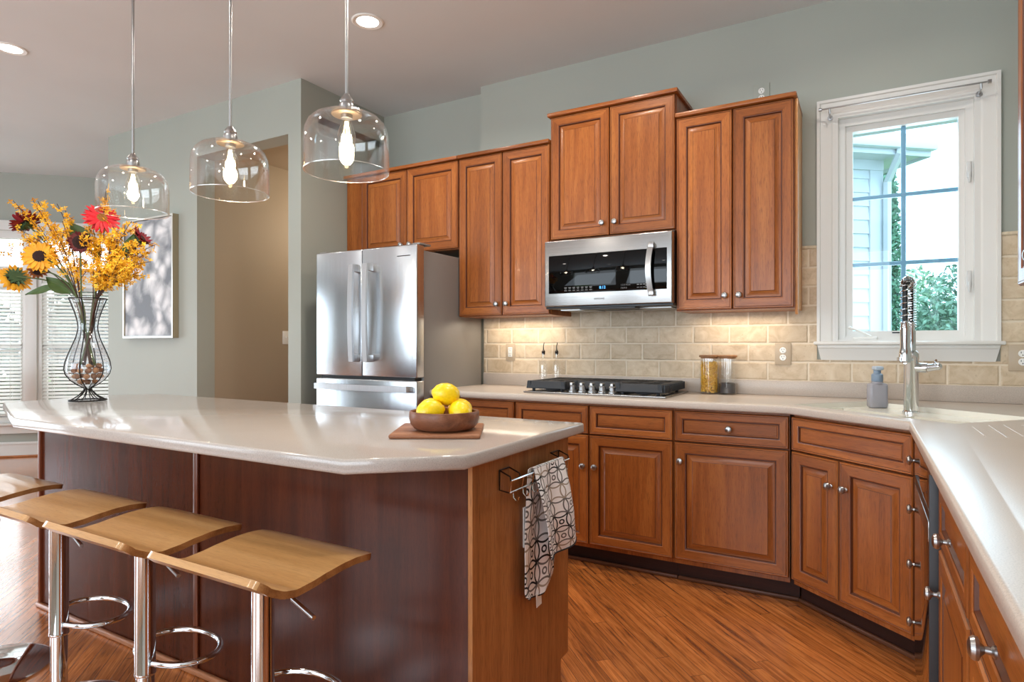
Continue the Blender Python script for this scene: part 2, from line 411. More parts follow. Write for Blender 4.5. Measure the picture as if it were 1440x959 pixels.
# bay wall of the breakfast room: local x runs along the wall, local y outward
BAY = Matrix.Translation((-7.7, 3.2, 0)) @ Matrix.Rotation(radians(45), 4, 'Z')
m = MB().box((-1.75, 0, 0), (-1.0, .16, ZC), M=BAY).box((.93, 0, 0), (2.75, .16, ZC), M=BAY).box((-1.0, 0, 0), (.93, .16, .36), M=BAY).box((-1.0, 0, 2.40), (.93, .16, ZC), M=BAY)
struct(m, 'wall_bay', WALL)
m = MB().box((-9.06, 1.75, 0), (-8.9, 2.05, ZC)).box((-9.06, -3.2, 0), (-8.9, -1.05, ZC)).box((-9.06, -1.05, 2.25), (-8.9, 1.75, ZC))
struct(m, 'wall_breakfast_end', WALL)
m = MB().box((-9.06, -3.35, 0), (-6.1, -3.2, ZC)).box((-3.1, -3.35, 0), (-2.3, -3.2, ZC)).box((.3, -3.35, 0), (.92, -3.2, ZC))
m.box((-6.1, -3.35, 0), (-3.1, -3.2, .5)).box((-6.1, -3.35, 2.6), (-3.1, -3.2, ZC)).box((-2.3, -3.35, 0), (.3, -3.2, .5)).box((-2.3, -3.35, 2.6), (.3, -3.2, ZC))
struct(m, 'wall_rear', WALL)
# baseboards
def base_run(mb, x0, x1, M=None, y=0):
    mb.box((x0, y-.014, 0), (x1, y, .14), M=M).box((x0, y-.02, .13), (x1, y, .16), bev=.006, M=M)
m = MB(); base_run(m, -1.7, 2.7, BAY); struct(m, 'baseboard_bay', WHITE)
m = MB().box((-1.7, -.034, 0), (2.7, -.014, .02), bev=.006, M=BAY); struct(m, 'trim_1', wood('shoe_wood', (150, 92, 50), (180, 116, 70), (196, 132, 84), 'x'))
m = MB(); base_run(m, -5.76, -4.498, None, 2.945); struct(m, 'baseboard_left', WHITE)

# stone tile backsplash on the back wall
m = MB()
m.box((-2.325, WB-.012, .994), (-.306, WB, 1.378)).box((-.306, WB-.012, .994), (-.228, WB, 1.705))
m.box((-.228, WB-.012, .994), (.548, WB, 1.112)).box((.548, WB-.012, .994), (XR, WB, 1.705))
m.box((-1.66, WB-.012, 1.378), (-.88, WB, 1.48))
struct(m, 'trim_2', TILE)
m = MB().box((-.306, WB-.018, 1.703), (-.228, WB, 1.72), bev=.005).box((.548, WB-.018, 1.703), (XR, WB, 1.72), bev=.005)
struct(m, 'trim_3', simple('tile_cap', (206, 190, 164), .5, nscale=60, var=.1))

# kitchen window
win = bpy.data.objects.new('window_1', None); C.objects.link(win); win['kind'] = 'structure'; win.location = (0, 0, 0)
def casing(mb, x0, x1, z0, z1, wd, y=WB, M=None):
    # mitred casing with a raised back band: left, right and head boards
    prof = [(0, .026), (.014, .026), (.018, .018), (wd-.02, .014), (wd-.012, .010), (wd, .010)]
    for (d0, t0), (d1, t1) in zip(prof, prof[1:]):
        P = lambda d, t, px, pz: Vector((px, y-t, pz))
        for side in (0, 1, 2):
            def pt(d, t, e):
                if side == 0: return (x0+d, y-t, z0 if e == 0 else z1-d)
                if side == 1: return (x1-d, y-t, z0 if e == 0 else z1-d)
                return ((x0+d, y-t, z1-d) if e == 0 else (x1-d, y-t, z1-d))
            pts = [pt(d0, t0, 0), pt(d1, t1, 0), pt(d1, t1, 1), pt(d0, t0, 1)]
            mb.poly([(M @ Vector(p) if M is not None else p) for p in pts])
    for side in (0, 1):
        x = x0 if side == 0 else x1
        pts = [(x, y, z0), (x, y-.026, z0), (x, y-.026, z1), (x, y, z1)]
        mb.poly([(M @ Vector(p) if M is not None else p) for p in pts])
    pts = [(x0, y, z1), (x0, y-.026, z1), (x1, y-.026, z1), (x1, y, z1)]
    mb.poly([(M @ Vector(p) if M is not None else p) for p in pts])
m = MB(); casing(m, -.228, .548, 1.2, 2.478, .087); o = m.build('casing', WHITE, win, kind='structure', smooth=20)
# jamb liner and frame
m = MB()
m.box((WX0-.002, WB-.006, WZ0), (WX0+.012, 3.858, WZ1)).box((WX1-.012, WB-.006, WZ0), (WX1+.002, 3.858, WZ1)).box((WX0+.012, WB-.006, WZ1-.012), (WX1-.012, 3.858, WZ1+.002)).box((WX0+.012, WB, WZ0-.002), (WX1-.012, 3.858, WZ0+.0125))
m.box((WX0+.011, WB+.03, WZ0+.008), (WX0+.045, WB+.13, WZ1-.008)).box((WX1-.045, WB+.03, WZ0+.008), (WX1-.011, WB+.13, WZ1-.008))
m.box((WX0+.04, WB+.032, WZ1-.05), (WX1-.04, WB+.128, WZ1-.010)).box((WX0+.04, WB+.032, WZ0+.008), (WX1-.04, WB+.128, WZ0+.031))
m.build('window_frame', WHITE, win, kind='structure')
GX0, GX1, GZ0, GZ1 = -.062, .393, 1.262, 2.312
m = MB(); ys0, ys1 = WB+.05, WB+.10
m.box((WX0+.044, ys0, WZ0+.03), (GX0, ys1, WZ1-.049)).box((GX1, ys0, WZ0+.03), (WX1-.044, ys1, WZ1-.049))
m.box((GX0-.002, ys0+.002, WZ0+.03), (GX1+.002, ys1-.002, GZ0)).box((GX0-.002, ys0+.002, GZ1), (GX1+.002, ys1-.002, WZ1-.049))
m.build('sash', WHITE, win, kind='structure')
m = MB(); gx = (GX0+GX1)/2; yg = WB+.075
m.box((gx-.011, yg+.004, GZ0), (gx+.011, yg+.016, GZ1), bev=.003)
for z in (1.612, 1.962): m.box((GX0, yg+.003, z-.010), (GX1, yg+.017, z+.010), bev=.003)
m.build('muntin', simple('blue_cast_muntin', (186, 204, 212), .4, nstr=0), win, kind='structure')  # blue cast of sky and glass put into the white muntins' colour
MB().box((GX0-.004, yg, GZ0-.004), (GX1+.004, yg+.002, GZ1+.004)).build('pane', PANE, win, kind='structure')
m = MB().box((-.243, WB-.055, 1.19), (.563, WB+.03, 1.208), bev=.006)
m.build('window_sill', WHITE, win, kind='structure')
m = MB(); M = Matrix.Translation((0, 0, 0))
t = [(-.226, 1.19), (.546, 1.19), (.528, 1.110), (-.208, 1.110)]
A = [(x, WB-.036, z) for x, z in t[:2]]+[(x, WB-.018, z) for x, z in t[2:]]; B = [(x, WB, z) for x, z in t]
m.poly(A); m.poly([A[3], A[2], B[2], B[3]]); m.poly([A[0], A[3], B[3], B[0]]); m.poly([A[1], B[1], B[2], A[2]]); m.poly([A[0], B[0], B[1], A[1]])
m.box((-.222, WB-.04, 1.172), (.542, WB-.03, 1.19), bev=.004)
m.build('apron', WHITE, win, kind='structure')
m = MB().box((-.06, WB+.0, 1.217), (.05, WB+.045, 1.232), bev=.006, seg=3)
m.tube([(.02, WB+.02, 1.232), (-.01, WB+.012, 1.25), (-.055, WB+.01, 1.272), (-.072, WB+.01, 1.276)], [.007, .006, .005, .006], 8).ell((-.075, WB+.01, 1.279), .009)
m.build('crank_handle', WHITEP, win, kind='structure')
m = MB()
for z in (1.50, 2.03):
    m.box((WX1-.038, WB+.018, z-.03), (WX1-.02, WB+.032, z+.05), bev=.004).box((WX1-.034, WB+.008, z-.055), (WX1-.024, WB+.02, z-.005), bev=.003)
m.build('sash_lock', simple('lock_grey', (206, 206, 204), .4, nstr=0), win, kind='structure')
m = MB().box((.115, ys0-.001, 1.249), (.168, ys0+.002, 1.256)).cyl((.175, ys0-.001, 1.2525), (.175, ys0+.002, 1.2525), .005)
m.build('maker_mark', BLACK, win, kind='structure')

# breakfast bay windows with white blinds
def bay_window(n, x0, x1):
    e = bpy.data.objects.new('window_%d' % n, None); C.objects.link(e); e['kind'] = 'structure'; e.matrix_world = BAY
    m = MB()
    m.box((x0, .02, .36), (x0+.035, .12, 2.40)).box((x1-.035, .02, .36), (x1, .12, 2.40)).box((x0, .02, 2.32), (x1, .12, 2.40)).box((x0, .02, .36), (x1, .12, .42))
    m.box((x0, .03, 1.84), (x1, .11, 2.02), bev=.004)
    m.build('window_frame', WHITE, e, kind='structure')
    m = MB().box((x0+.035, .05, 1.15), (x1-.035, .09, 1.20)).box((x0+.035, .05, .42), (x0+.07, .09, 1.84)).box((x1-.07, .05, .42), (x1-.035, .09, 1.84)).box((x0+.07, .05, .42), (x1-.07, .09, .48)).box((x0+.07, .05, 1.79), (x1-.07, .09, 1.84))
    m.build('sash', WHITE, e, kind='structure')
    MB().box((x0+.03, .068, .42), (x1-.03, .071, 1.84)).box((x0+.03, .068, 2.02), (x1-.03, .071, 2.34)).build('pane', GLASS, e, kind='structure')
    b = thing('window_blind', '', 'blind', (0, 0, 0), group='white blinds in the breakfast bay'); b.matrix_world = BAY
    m = MB(); z = .47
    while z < 1.80:
        m.box((x0+.045, -.022, -.0015), (x1-.045, .022, .0015), M=Matrix.Translation((0, .026, z)) @ Matrix.Rotation(radians(34), 4, 'X')); z += .0385
    m.build('slat', WHITEP, b)
    MB().box((x0+.04, .002, 1.80), (x1-.04, .048, 1.845), bev=.004).build('headrail', WHITEP, b)
    MB().box((x0+.045, .005, .435), (x1-.045, .045, .452), bev=.004).build('bottom_rail', WHITEP, b)
    m = MB()
    for x in (x0+.14, x1-.14): m.cyl((x, .001, .44), (x, .001, 1.82), .002, n=6).cyl((x, .049, .44), (x, .049, 1.82), .002, n=6)
    m.build('ladder_cord', WHITEP, b)
    return b
b = bay_window(2, -1.0, -.086); b['label'] = 'white slatted blind in the bay window behind the sunflowers, at the room end'
b = bay_window(3, .018, .93); b['label'] = 'white slatted blind in the bay window behind the glass vase'
m = MB()
m.box((-1.1, -.02, .26), (-1.0, .0, 2.40), M=BAY).box((-.086, -.012, .34), (.018, .12, 2.40), M=BAY, bev=.003).box((.93, -.02, .26), (1.03, 0, 2.40), M=BAY)
m.box((-1.1, -.02, 2.40), (1.03, 0, 2.495), M=BAY).box((-1.12, -.03, 2.48), (1.05, 0, 2.50), M=BAY)
m.box((-1.12, -.05, .335), (1.05, .02, .36), M=BAY, bev=.006).box((-1.1, -.02, .25), (1.03, 0, .335), M=BAY)
struct(m, 'trim_4', WHITE)

# patio door of the breakfast room (its light falls on the floor from out of frame)
e = bpy.data.objects.new('door_1', None); C.objects.link(e); e['kind'] = 'structure'
m = MB()
for y in (-1.05, .30, 1.65): m.box((-9.03, y, 0), (-8.93, y+.1, 2.25))
m.box((-9.03, -1.05, 2.15), (-8.93, 1.75, 2.25)).box((-9.03, -1.05, 0), (-8.93, 1.75, .1))
m.build('door_frame', WHITE, e, kind='structure')
MB().box((-8.985, -.95, .1), (-8.98, 1.65, 2.15)).build('pane', GLASS, e, kind='structure')

# ---------------------------------------------------------------- outside
struct(MB().box((-30, 3.9, -.6), (20, 40, -.5)).box((-40, -12, -.6), (-9.1, 40, -.5)), 'ground', simple('lawn', (110, 140, 80), .9, nscale=6, var=.3))
SIDING = simple('white_siding', (206, 212, 216), .6, nstr=0)
# neighbouring wing: local x along its wall (away to the right), local y outward from the camera
Wm = Matrix.Translation((.139, 8.2, 0)) @ Matrix.Rotation(radians(40), 4, 'Z')
house = thing('house_wing', 'white sided house wing with gutter and downspout outside the kitchen window', 'house', (0, 0, 0))
m = MB(); z = -.5
while z < 3.6:
    p = [(-4, 0), (-4, 0)]
    m.poly([Wm @ Vector(q) for q in ((-4, -.022, z), (-.15, -.022, z), (-.15, -.004, z+.155), (-4, -.004, z+.155))])
    m.poly([Wm @ Vector(q) for q in ((-4, -.004, z), (-.15, -.004, z), (-.15, -.022, z), (-4, -.022, z))]); z += .155
m.box((-4, 0, -.5), (0, .2, 3.6), M=Wm)
m.build('siding_wall', SIDING, house)
MB().box((-.16, -.035, -.5), (.01, .01, 3.6), M=Wm, bev=.006).build('corner_board', SIDING, house)
MB().box((-4, -.34, 3.27), (.3, .8, 3.30), M=Wm).build('soffit', SIDING, house)
m = MB().box((-4, -.05, 3.16), (.0, .01, 3.27), M=Wm).box((-4, -.36, 3.24), (.32, -.33, 3.40), M=Wm).box((-4, -.45, 3.29), (.33, -.36, 3.41), M=Wm, bev=.02).box((.3, -.34, 3.24), (.33, .8, 3.40), M=Wm)
m.build('gutter', SIDING, house)
m = MB()
m.poly([Wm @ Vector(q) for q in ((-4, -.4, 3.42), (.34, -.4, 3.42), (-1.4, 1.9, 4.7), (-4, 1.9, 4.7))])
m.poly([Wm @ Vector(q) for q in ((.34, -.4, 3.42), (.34, 2.5, 3.42), (-1.4, 1.9, 4.7))])
m.build('roof', simple('grey_shingle', (186, 186, 186), .8, nscale=30, var=.2), house)
m = MB(); D = [Wm @ Vector(q) for q in ((-.1, -.40, 3.32), (-.1, -.40, 3.26), (.02, -.08, 3.02), (.02, -.08, -.4))]
m.tube(D, .045, 6); m.build('downspout', SIDING, house)

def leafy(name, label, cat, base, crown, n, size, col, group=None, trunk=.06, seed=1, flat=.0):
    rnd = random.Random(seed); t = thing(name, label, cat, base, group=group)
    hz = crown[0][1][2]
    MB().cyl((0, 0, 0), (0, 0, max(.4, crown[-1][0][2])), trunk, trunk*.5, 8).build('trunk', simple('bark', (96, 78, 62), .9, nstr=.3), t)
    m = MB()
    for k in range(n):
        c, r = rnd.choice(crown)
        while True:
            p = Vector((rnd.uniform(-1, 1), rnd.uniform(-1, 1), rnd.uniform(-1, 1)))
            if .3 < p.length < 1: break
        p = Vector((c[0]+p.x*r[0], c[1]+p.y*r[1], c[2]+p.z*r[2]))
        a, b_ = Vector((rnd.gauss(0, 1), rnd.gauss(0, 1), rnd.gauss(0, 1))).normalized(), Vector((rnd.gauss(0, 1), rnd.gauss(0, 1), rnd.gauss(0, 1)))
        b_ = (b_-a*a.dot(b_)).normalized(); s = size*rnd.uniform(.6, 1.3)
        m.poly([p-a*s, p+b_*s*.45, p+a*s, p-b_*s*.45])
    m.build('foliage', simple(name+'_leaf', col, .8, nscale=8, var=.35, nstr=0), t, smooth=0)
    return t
cone = [((0, 0, .2+i*.40), (.40*(1-i/11.0)+.04, .40*(1-i/11.0)+.04, .40)) for i in range(11)]
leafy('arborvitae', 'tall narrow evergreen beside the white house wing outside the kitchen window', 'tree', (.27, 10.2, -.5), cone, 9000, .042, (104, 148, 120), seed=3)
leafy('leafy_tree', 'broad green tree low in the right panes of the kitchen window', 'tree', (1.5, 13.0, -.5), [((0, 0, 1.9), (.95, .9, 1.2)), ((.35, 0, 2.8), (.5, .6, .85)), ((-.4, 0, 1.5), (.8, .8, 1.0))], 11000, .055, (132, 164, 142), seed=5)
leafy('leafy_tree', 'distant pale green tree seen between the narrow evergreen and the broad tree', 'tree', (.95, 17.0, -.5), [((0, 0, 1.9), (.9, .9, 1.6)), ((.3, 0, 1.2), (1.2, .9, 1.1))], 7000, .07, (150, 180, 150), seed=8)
for i, (x, y, lab) in enumerate([(-11.5, 5.3, 'green shrub outside the bay window, behind the sunflowers'), (-9.6, 8.0, 'green shrub outside the bay window, behind the glass vase'), (-14.3, 4.4, 'green shrub at the end of the row outside the bay window')]):
    leafy('shrub', lab, 'shrub', (x, y, -.5), [((0, 0, 1.1), (1.3, 1.3, 1.1)), ((.3, .2, 1.9), (.9, .9, .8))], 2600, .12, (62, 84, 56), seed=20+i)

# ---------------------------------------------------------------- cabinets
def door_mesh(w_, h_, fr=.056, raised=True):
    # local: x 0..w, z 0..h, back at y=0, face at y=-.021; 0 vertical wood, 1 horizontal wood, 2 dark glaze
    loops = [(0, 0, 0), (0, -.014, 0), (.002, -.0165, 2), (.005, -.021, 0), (.009, -.021, 0), (.011, -.0198, 2), (.013, -.021, 0), (fr-.006, -.021, 0), (fr-.003, -.0185, 0), (fr, -.018, 2), (fr+.004, -.010, 2), (fr+.008, -.010, 0)]
    if raised: loops += [(fr+.011, -.0105, 0), (fr+.032, -.0175, 0), (fr+.034, -.0190, 2)]
    else: loops += [(fr+.010, -.0125, 0)]
    bm = bmesh.new(); rings = []
    for d, y, _ in loops: rings.append([bm.verts.new(p) for p in ((d, y, d), (w_-d, y, d), (w_-d, y, h_-d), (d, y, h_-d))])
    for k in range(1, len(loops)):
        g = loops[k][2] == 2
        for s in range(4):
            f = bm.faces.new([rings[k-1][s], rings[k-1][(s+1) % 4], rings[k][(s+1) % 4], rings[k][s]])
            f.material_index = 2 if g else (1 if s in (0, 2) else 0)
    f = bm.faces.new(rings[-1]); f.material_index = 0 if h_ > w_*.6 else 1
    f = bm.faces.new(rings[0][::-1]); f.material_index = 0
    bmesh.ops.recalc_face_normals(bm, faces=bm.faces)
    mb = MB(); mb.bm.free(); mb.bm = bm; return mb
KN = [(0, 0), (.0085, 0), (.0085, .003), (.0055, .006), (.0052, .013), (.009, .017), (.0155, .020), (.0165, .0245), (.014, .0295), (.008, .032), (0, .0327)]
RY = Matrix.Rotation(radians(90), 4, 'X')     # lathe axis z -> -y
knob_me = None
def knob(parent, x, z, y=-.021):
    global knob_me
    if knob_me is None:
        o = MB().lathe(KN, 24, M=RY).build('knob', STEEL, parent); knob_me = o.data
    else:
        o = bpy.data.objects.new('knob', knob_me); C.objects.link(o); o.parent = parent
    o.location = (x, y, z); return o
def front(parent, kind, x0, x1, z0, z1, kn=None):
    wd, h = x1-x0, z1-z0
    o = door_mesh(wd, h, .056 if kind == 'door' else .042, kind == 'door').build(kind, [WV, WH, GLAZE], parent, smooth=25)
    o.location = (x0, -.001, z0)
    if kn: knob(o, kn[0]-x0, kn[1]-z0)
    return o
SHOE = wood('toe_shoe_wood', (70, 40, 26), (98, 60, 40), (120, 78, 54), 'x', rough=.4, coat=0)
def cabinet(name, label, loc, rz, w_, dp, h, fronts, toe=0, cap=None, group=None, shape=None, toe_x=(0, 0)):
    t = thing(name, label, 'cabinet', loc, rz, group)
    z0 = .105 if toe else 0
    m = MB()
    if shape: m.prism(shape, z0, .66).box((.004, 0, .66), (w_-.004, .045, h))
    else: m.box((0, 0, z0), (w_, dp, h))
    m.build('body', [WV], t)
    if toe:
        tx0, tx1 = toe_x
        MB().box((tx0, .075, 0), (w_+tx1, .09, z0)).build('toe_kick', TOE, t)
        MB().box((tx0, .059, 0), (w_+tx1, .075, .020), bev=.006).build('base_shoe', SHOE, t)
    if cap:
        MB().box((-cap[0], -.04, h), (w_+cap[1], dp, h+.022), bev=.004).build('top_moulding', WH, t)
    for f in fronts: front(t, *f)
    return t
UY = 3.371; UD = WB-UY-.002
g = 'upper wall cabinets'
cabinet('upper_cabinet', 'short two-door cherry cabinet above the stainless fridge', (-3.338, UY, 1.822), 0, 1.012, UD, .585,
        [('door', .158, .577, .004, .582, (.54, .06)), ('door', .580, 1.009, .004, .582, (.616, .06))], cap=(0, 0), group=g)
t = cabinet('upper_cabinet', 'tall two-door cherry cabinet between fridge and microwave', (-2.324, UY, 1.372), 0, .668, UD, 1.035,
        [('door', .003, .332, .004, 1.032, (.298, .075)), ('door', .335, .665, .004, 1.032, (.369, .075))], cap=(0, 0), group=g)
cabinet('upper_cabinet', 'raised two-door cherry cabinet above the microwave', (-1.654, UY, 1.815), 0, .757, UD, .742,
        [('door', .003, .376, .004, .739, (.338, .075)), ('door', .379, .754, .004, .739, (.414, .075))], cap=(.012, .014), group=g)
t = cabinet('upper_cabinet', 'tall two-door cherry cabinet between microwave and window', (-.896, UY, 1.372), 0, .588, UD, 1.045,
        [('door', .003, .292, .004, 1.042, (.258, .075)), ('door', .295, .585, .004, 1.042, (.328, .075))], cap=(0, .01), group=g)
MB().box((.588, -.0, -.03), (.602, .03, 1.045), bev=.004).box((.588, .03, 0), (.596, UD, 1.045)).build('side_panel', wood('side_panel_wood', (170, 112, 62), (192, 132, 78), (206, 150, 96), 'z'), t, label='paler side panel')
RXU = .42+.021
cabinet('upper_cabinet', 'cherry wall cabinet on the right wall past the window, only its edge showing', (RXU, 2.52, 1.372), radians(-90), .60, XR-RXU-.002, 1.045,
        [('door', .006, .298, .006, 1.032, (.262, .075)), ('door', .302, .594, .006, 1.032, (.338, .075))], cap=(0, 0), group=g)

BY = 3.081; BD = WB-BY-.002; g = 'base cabinets'
cabinet('base_cabinet', 'cherry base cabinet beside the fridge, mostly hidden by the lemon bowl', (-2.322, BY, 0), 0, .586, BD, .874,
        [('drawer', .004, .582, .714, .866), ('door', .004, .292, .120, .710, (.262, .650)), ('door', .295, .582, .120, .710, (.324, .650))], toe=1, group=g)
cabinet('base_cabinet', 'wide cherry base cabinet under the gas cooktop', (-1.735, BY, 0), 0, .904, BD, .874,
        [('drawer', .004, .451, .714, .866), ('drawer', .455, .901, .714, .866), ('door', .004, .451, .128, .710, (.424, .545)), ('door', .455, .901, .128, .710, (.492, .545))], toe=1, group=g)
cabinet('base_cabinet', 'cherry base cabinet with one knobbed drawer over a single wide door', (-.830, BY, 0), 0, .528, BD, .874,
        [('drawer', .004, .525, .714, .866, (.266, .79)), ('door', .004, .525, .130, .710, (.036, .62))], toe=1, toe_x=(0, .034), group=g)
DA = atan2(2.669-3.06, .154+.301)
nx, ny = -sin(DA), cos(DA)
DW_ = sqrt(.455**2+.391**2)
cabinet('corner_base_cabinet', 'diagonal cherry corner cabinet under the sink with two doors', (-.301+nx*.021, 3.06+ny*.021, 0), DA, DW_, .44, .874,
        [('drawer', .007, DW_-.009, .714, .866), ('door', .007, .263, .130, .710, (.228, .600)), ('door', .267, DW_-.009, .130, .710, (.302, .600))], toe=1, toe_x=(-.03, .03), group=g,
        shape=[(.004, 0), (DW_-.004, 0), (DW_-.10, .44), (.10, .44)])
RX0 = .154+.021; RD = XR-RX0-.002
cabinet('base_cabinet', 'narrow cherry drawer stack between the corner sink cabinet and dishwasher', (RX0, 2.655, 0), radians(-90), .205, RD, .874,
        [('drawer', .012, .197, .722, .856, (.105, .79)), ('drawer', .012, .197, .535, .706, (.105, .62)), ('drawer', .012, .197, .335, .520, (.105, .43)), ('drawer', .012, .197, .130, .320, (.105, .23))], toe=1, group=g)
cabinet('base_cabinet', 'cherry base cabinet just past the dishwasher, knobbed drawer above a door', (RX0, 1.838, 0), radians(-90), .508, RD, .874,
        [('drawer', .008, .500, .706, .852, (.254, .775)), ('door', .008, .500, .130, .694, (.040, .59))], toe=1, group=g)
cabinet('base_cabinet', 'cherry base cabinet at the camera end of the right counter, drawer with large knob', (RX0, 1.328, 0), radians(-90), .55, RD, .874,
        [('drawer', .008, .542, .706, .852, (.275, .775)), ('door', .008, .542, .130, .694, (.040, .59))], toe=1, group=g)
cabinet('base_cabinet', 'cherry base cabinet under the right counter, beyond the picture edge', (RX0, .776, 0), radians(-90), .9, RD, .874,
        [('drawer', .008, .447, .706, .852, (.22, .775)), ('drawer', .453, .892, .706, .852, (.67, .775)), ('door', .008, .447, .130, .694, (.40, .59)), ('door', .453, .892, .130, .694, (.50, .59))], toe=1, group=g)

# dishwasher
DWM, nt, b = new('dishwasher_panel'); b.inputs['Base Color'].default_value = lin((168, 162, 156)); b.inputs['Metallic'].default_value = 1; b.inputs['Roughness'].default_value = .06
v = objcoord(nt, (3, 3, 3)); bump(nt, b, noise(nt, v, 1.4, 2), .04, .03)
t = thing('dishwasher', 'shiny stainless dishwasher under the right counter beside the drawer stack', 'dishwasher', (.165, 2.447, 0), radians(-90))
MB().box((.006, .0, .105), (.60, .55, .872)).build('body', BLACK, t)
MB().box((.004, -.026, .125), (.594, -.001, .868), bev=.004).build('door', [DWM], t)
MB().box((.594, -.030, .125), (.604, 0, .868), bev=.002).build('door_edge', simple('edge_grey', (58, 58, 60), .5, .3, nstr=0), t)
MB().box((.05, -.029, .690), (.56, -.025, .742), bev=.001).build('handle', SSH, t)
MB().box((.05, -.0275, .742), (.56, -.0255, .768)).build('handle_pocket', BLACK, t)
MB().box((.02, .06, 0), (.585, .075, .1)).build('toe_kick', BLACK, t)

# ---------------------------------------------------------------- worktop with the corner sink
ct, cn = Vector((cos(DA), sin(DA))), Vector((nx, ny)); MID = Vector((-.087, 2.85))
def dg(t_, n_): return tuple(MID + ct*t_ + cn*n_)
top = thing('worktop', 'beige stone worktop running from the fridge round the sink corner', 'countertop', (0, 0, .914))
outer = [(-2.326, 3.04), (-.308, 3.04), (.134, 2.66), (.134, -.12), (XR-.002, -.12), (XR-.002, WB-.002), (-2.326, WB-.002)]
hole = [dg(-.35, .09), dg(.40, .09), dg(.40, .545), dg(-.35, .545)]
t = bmesh.new()
ov = [t.verts.new((*p, 0)) for p in outer]; hv = [t.verts.new((*p, 0)) for p in hole]
es = [t.edges.new((a[i], a[(i+1) % len(a)])) for a in (ov, hv) for i in range(len(a))]
bmesh.ops.triangle_fill(t, use_beauty=True, edges=es)
ed = [e for e in t.edges if e.is_boundary]
r = bmesh.ops.extrude_face_region(t, geom=list(t.faces))
for v in r['geom']:
    if isinstance(v, bmesh.types.BMVert): v.co.z = -.038
bmesh.ops.recalc_face_normals(t, faces=t.faces)
be = [e for e in t.edges if abs(e.verts[0].co.z-e.verts[1].co.z) < 1e-6 and len(e.link_faces) == 2 and abs(e.link_faces[0].normal.dot(e.link_faces[1].normal)) < .1 and max(v.co.y for v in e.verts) < 3.3 and max(v.co.x for v in e.verts) < .3]
bmesh.ops.bevel(t, geom=be, offset=.009, segments=3, profile=.5, affect='EDGES')
MB().merge(t).build('slab', SOLID, top, smooth=40)
m = MB().box((-2.326, WB-.022, 0), (XR-.022, WB-.002, .081), bev=.004).box((XR-.022, -.12, 0), (XR-.002, WB-.002, .081), bev=.004)
m.build('upstand', SOLID, top)
m = MB()
for (x, y0, y1) in ((.312, 2.588, 2.347), (.365, 2.655, 2.34), (.412, 2.687, 2.385), (.465, 2.71, 2.40)):
    m.tube([(x, y0, -.0012), (x, y1, -.0012)], .003, 8)
m.build('drain_groove', SOLID, top)
sk = thing('sink', 'white integral double-bowl corner sink below the kitchen window', 'sink', (MID.x, MID.y, .914), DA)
m = MB(); L = -.024
m.box((-.349, .36, L-.02), (.399, .544, L)).box((-.349, .091, L-.02), (.399, .125, L)).box((-.349, .125, L-.02), (-.32, .36, L)).box((.37, .125, L-.02), (.399, .36, L)).box((-.005, .125, L-.02), (.035, .36, L))
for a, b_ in (((-.349, .541), (.399, .544)), ((-.349, .091), (-.346, .541)), ((.396, .091), (.399, .541)), ((-.346, .091), (.396, .094))):
    m.box((a[0], a[1], L-.02), (b_[0], b_[1], -.0005))
m.build('rim', SINKM, sk, smooth=30)
for x0, x1 in ((-.32, -.005), (.035, .37)):
    m = MB(); z0 = -.20
    m.box((x0-.004, .121, z0-.006), (x1+.004, .364, z0)).box((x0-.006, .121, z0), (x0, .364, L-.02)).box((x1, .121, z0), (x1+.006, .364, L-.02)).box((x0, .119, z0), (x1, .125, L-.02)).box((x0, .36, z0), (x1, .366, L-.02))
    m.cyl(((x0+x1)/2, .24, z0), ((x0+x1)/2, .24, z0+.003), .045)
    m.build('bowl', SINKM, sk)

# faucet
fx, fy = .172, 3.245; F0 = .890
fa = thing('kitchen_faucet', 'tall chrome spring-neck kitchen faucet with side lever, behind the sink', 'faucet', (fx, fy, F0))
MB().lathe([(.034, 0), (.034, .006), (.030, .010), (.0285, .012), (.0285, .235), (.030, .238), (.030, .262), (.024, .27), (.018, .275), (.018, .36), (.013, .37), (.013, .40)], 28).build('base', CHROME, fa)
fd = Vector((-.30, -.954, 0)); cr = Vector((.954, -.30, 0))
def arch(sv):
    # post up, over and down towards the bowl
    R = .045; z1 = .54
    if sv < .5: k = sv/.5; return Vector((0, 0, .38+k*(z1-.38)))
    if sv < .8: a = (sv-.5)/.3*pi; return Vector((0, 0, z1))+fd*(R-R*cos(a))+Vector((0, 0, sin(a)*R*.9))
    k = (sv-.8)/.2; return fd*(2*R)+Vector((0, 0, z1-k*.16))
cp = [arch(i/40) for i in range(41)]
MB().tube(cp, .0095, 10).build('hose', BLACK, fa)
m = MB(); pts = []; turns = 30; n = turns*10
for i in range(n+1):
    sv = i/n; p = arch(sv); q = arch(min(1, sv+.01)); p0 = arch(max(0, sv-.01)); tt = (q-p0).normalized()
    u = cr; v = tt.cross(u).normalized(); a = 2*pi*turns*sv
    pts.append(p+(u*cos(a)+v*sin(a))*.0185)
m.tube(pts, .0027, 5); m.build('spring', CHROME, fa)
hp = fd*.09
m = MB().lathe([(.012, .40), (.017, .385), (.019, .37), (.019, .29), (.023, .27), (.025, .24), (.024, .225), (.014, .222)], 24, c=hp)
m.build('spray_head', CHROME, fa)
m = MB().tube([(0, 0, .225), hp+Vector((0, 0, .225))], .008, 8).lathe([(.031, .232), (.031, .246), (.026, .246), (.026, .232), (.031, .232)], 24, c=hp, cap=False)
m.build('docking_arm', CHROME, fa)
m = MB().cyl((0, 0, .20), cr*.06+Vector((0, 0, .20)), .022, .021, 24).cyl(cr*.06+Vector((0, 0, .20)), cr*.098+Vector((0, 0, .207)), .017, .015, 24).ell(cr*.10+Vector((0, 0, .207)), .016)
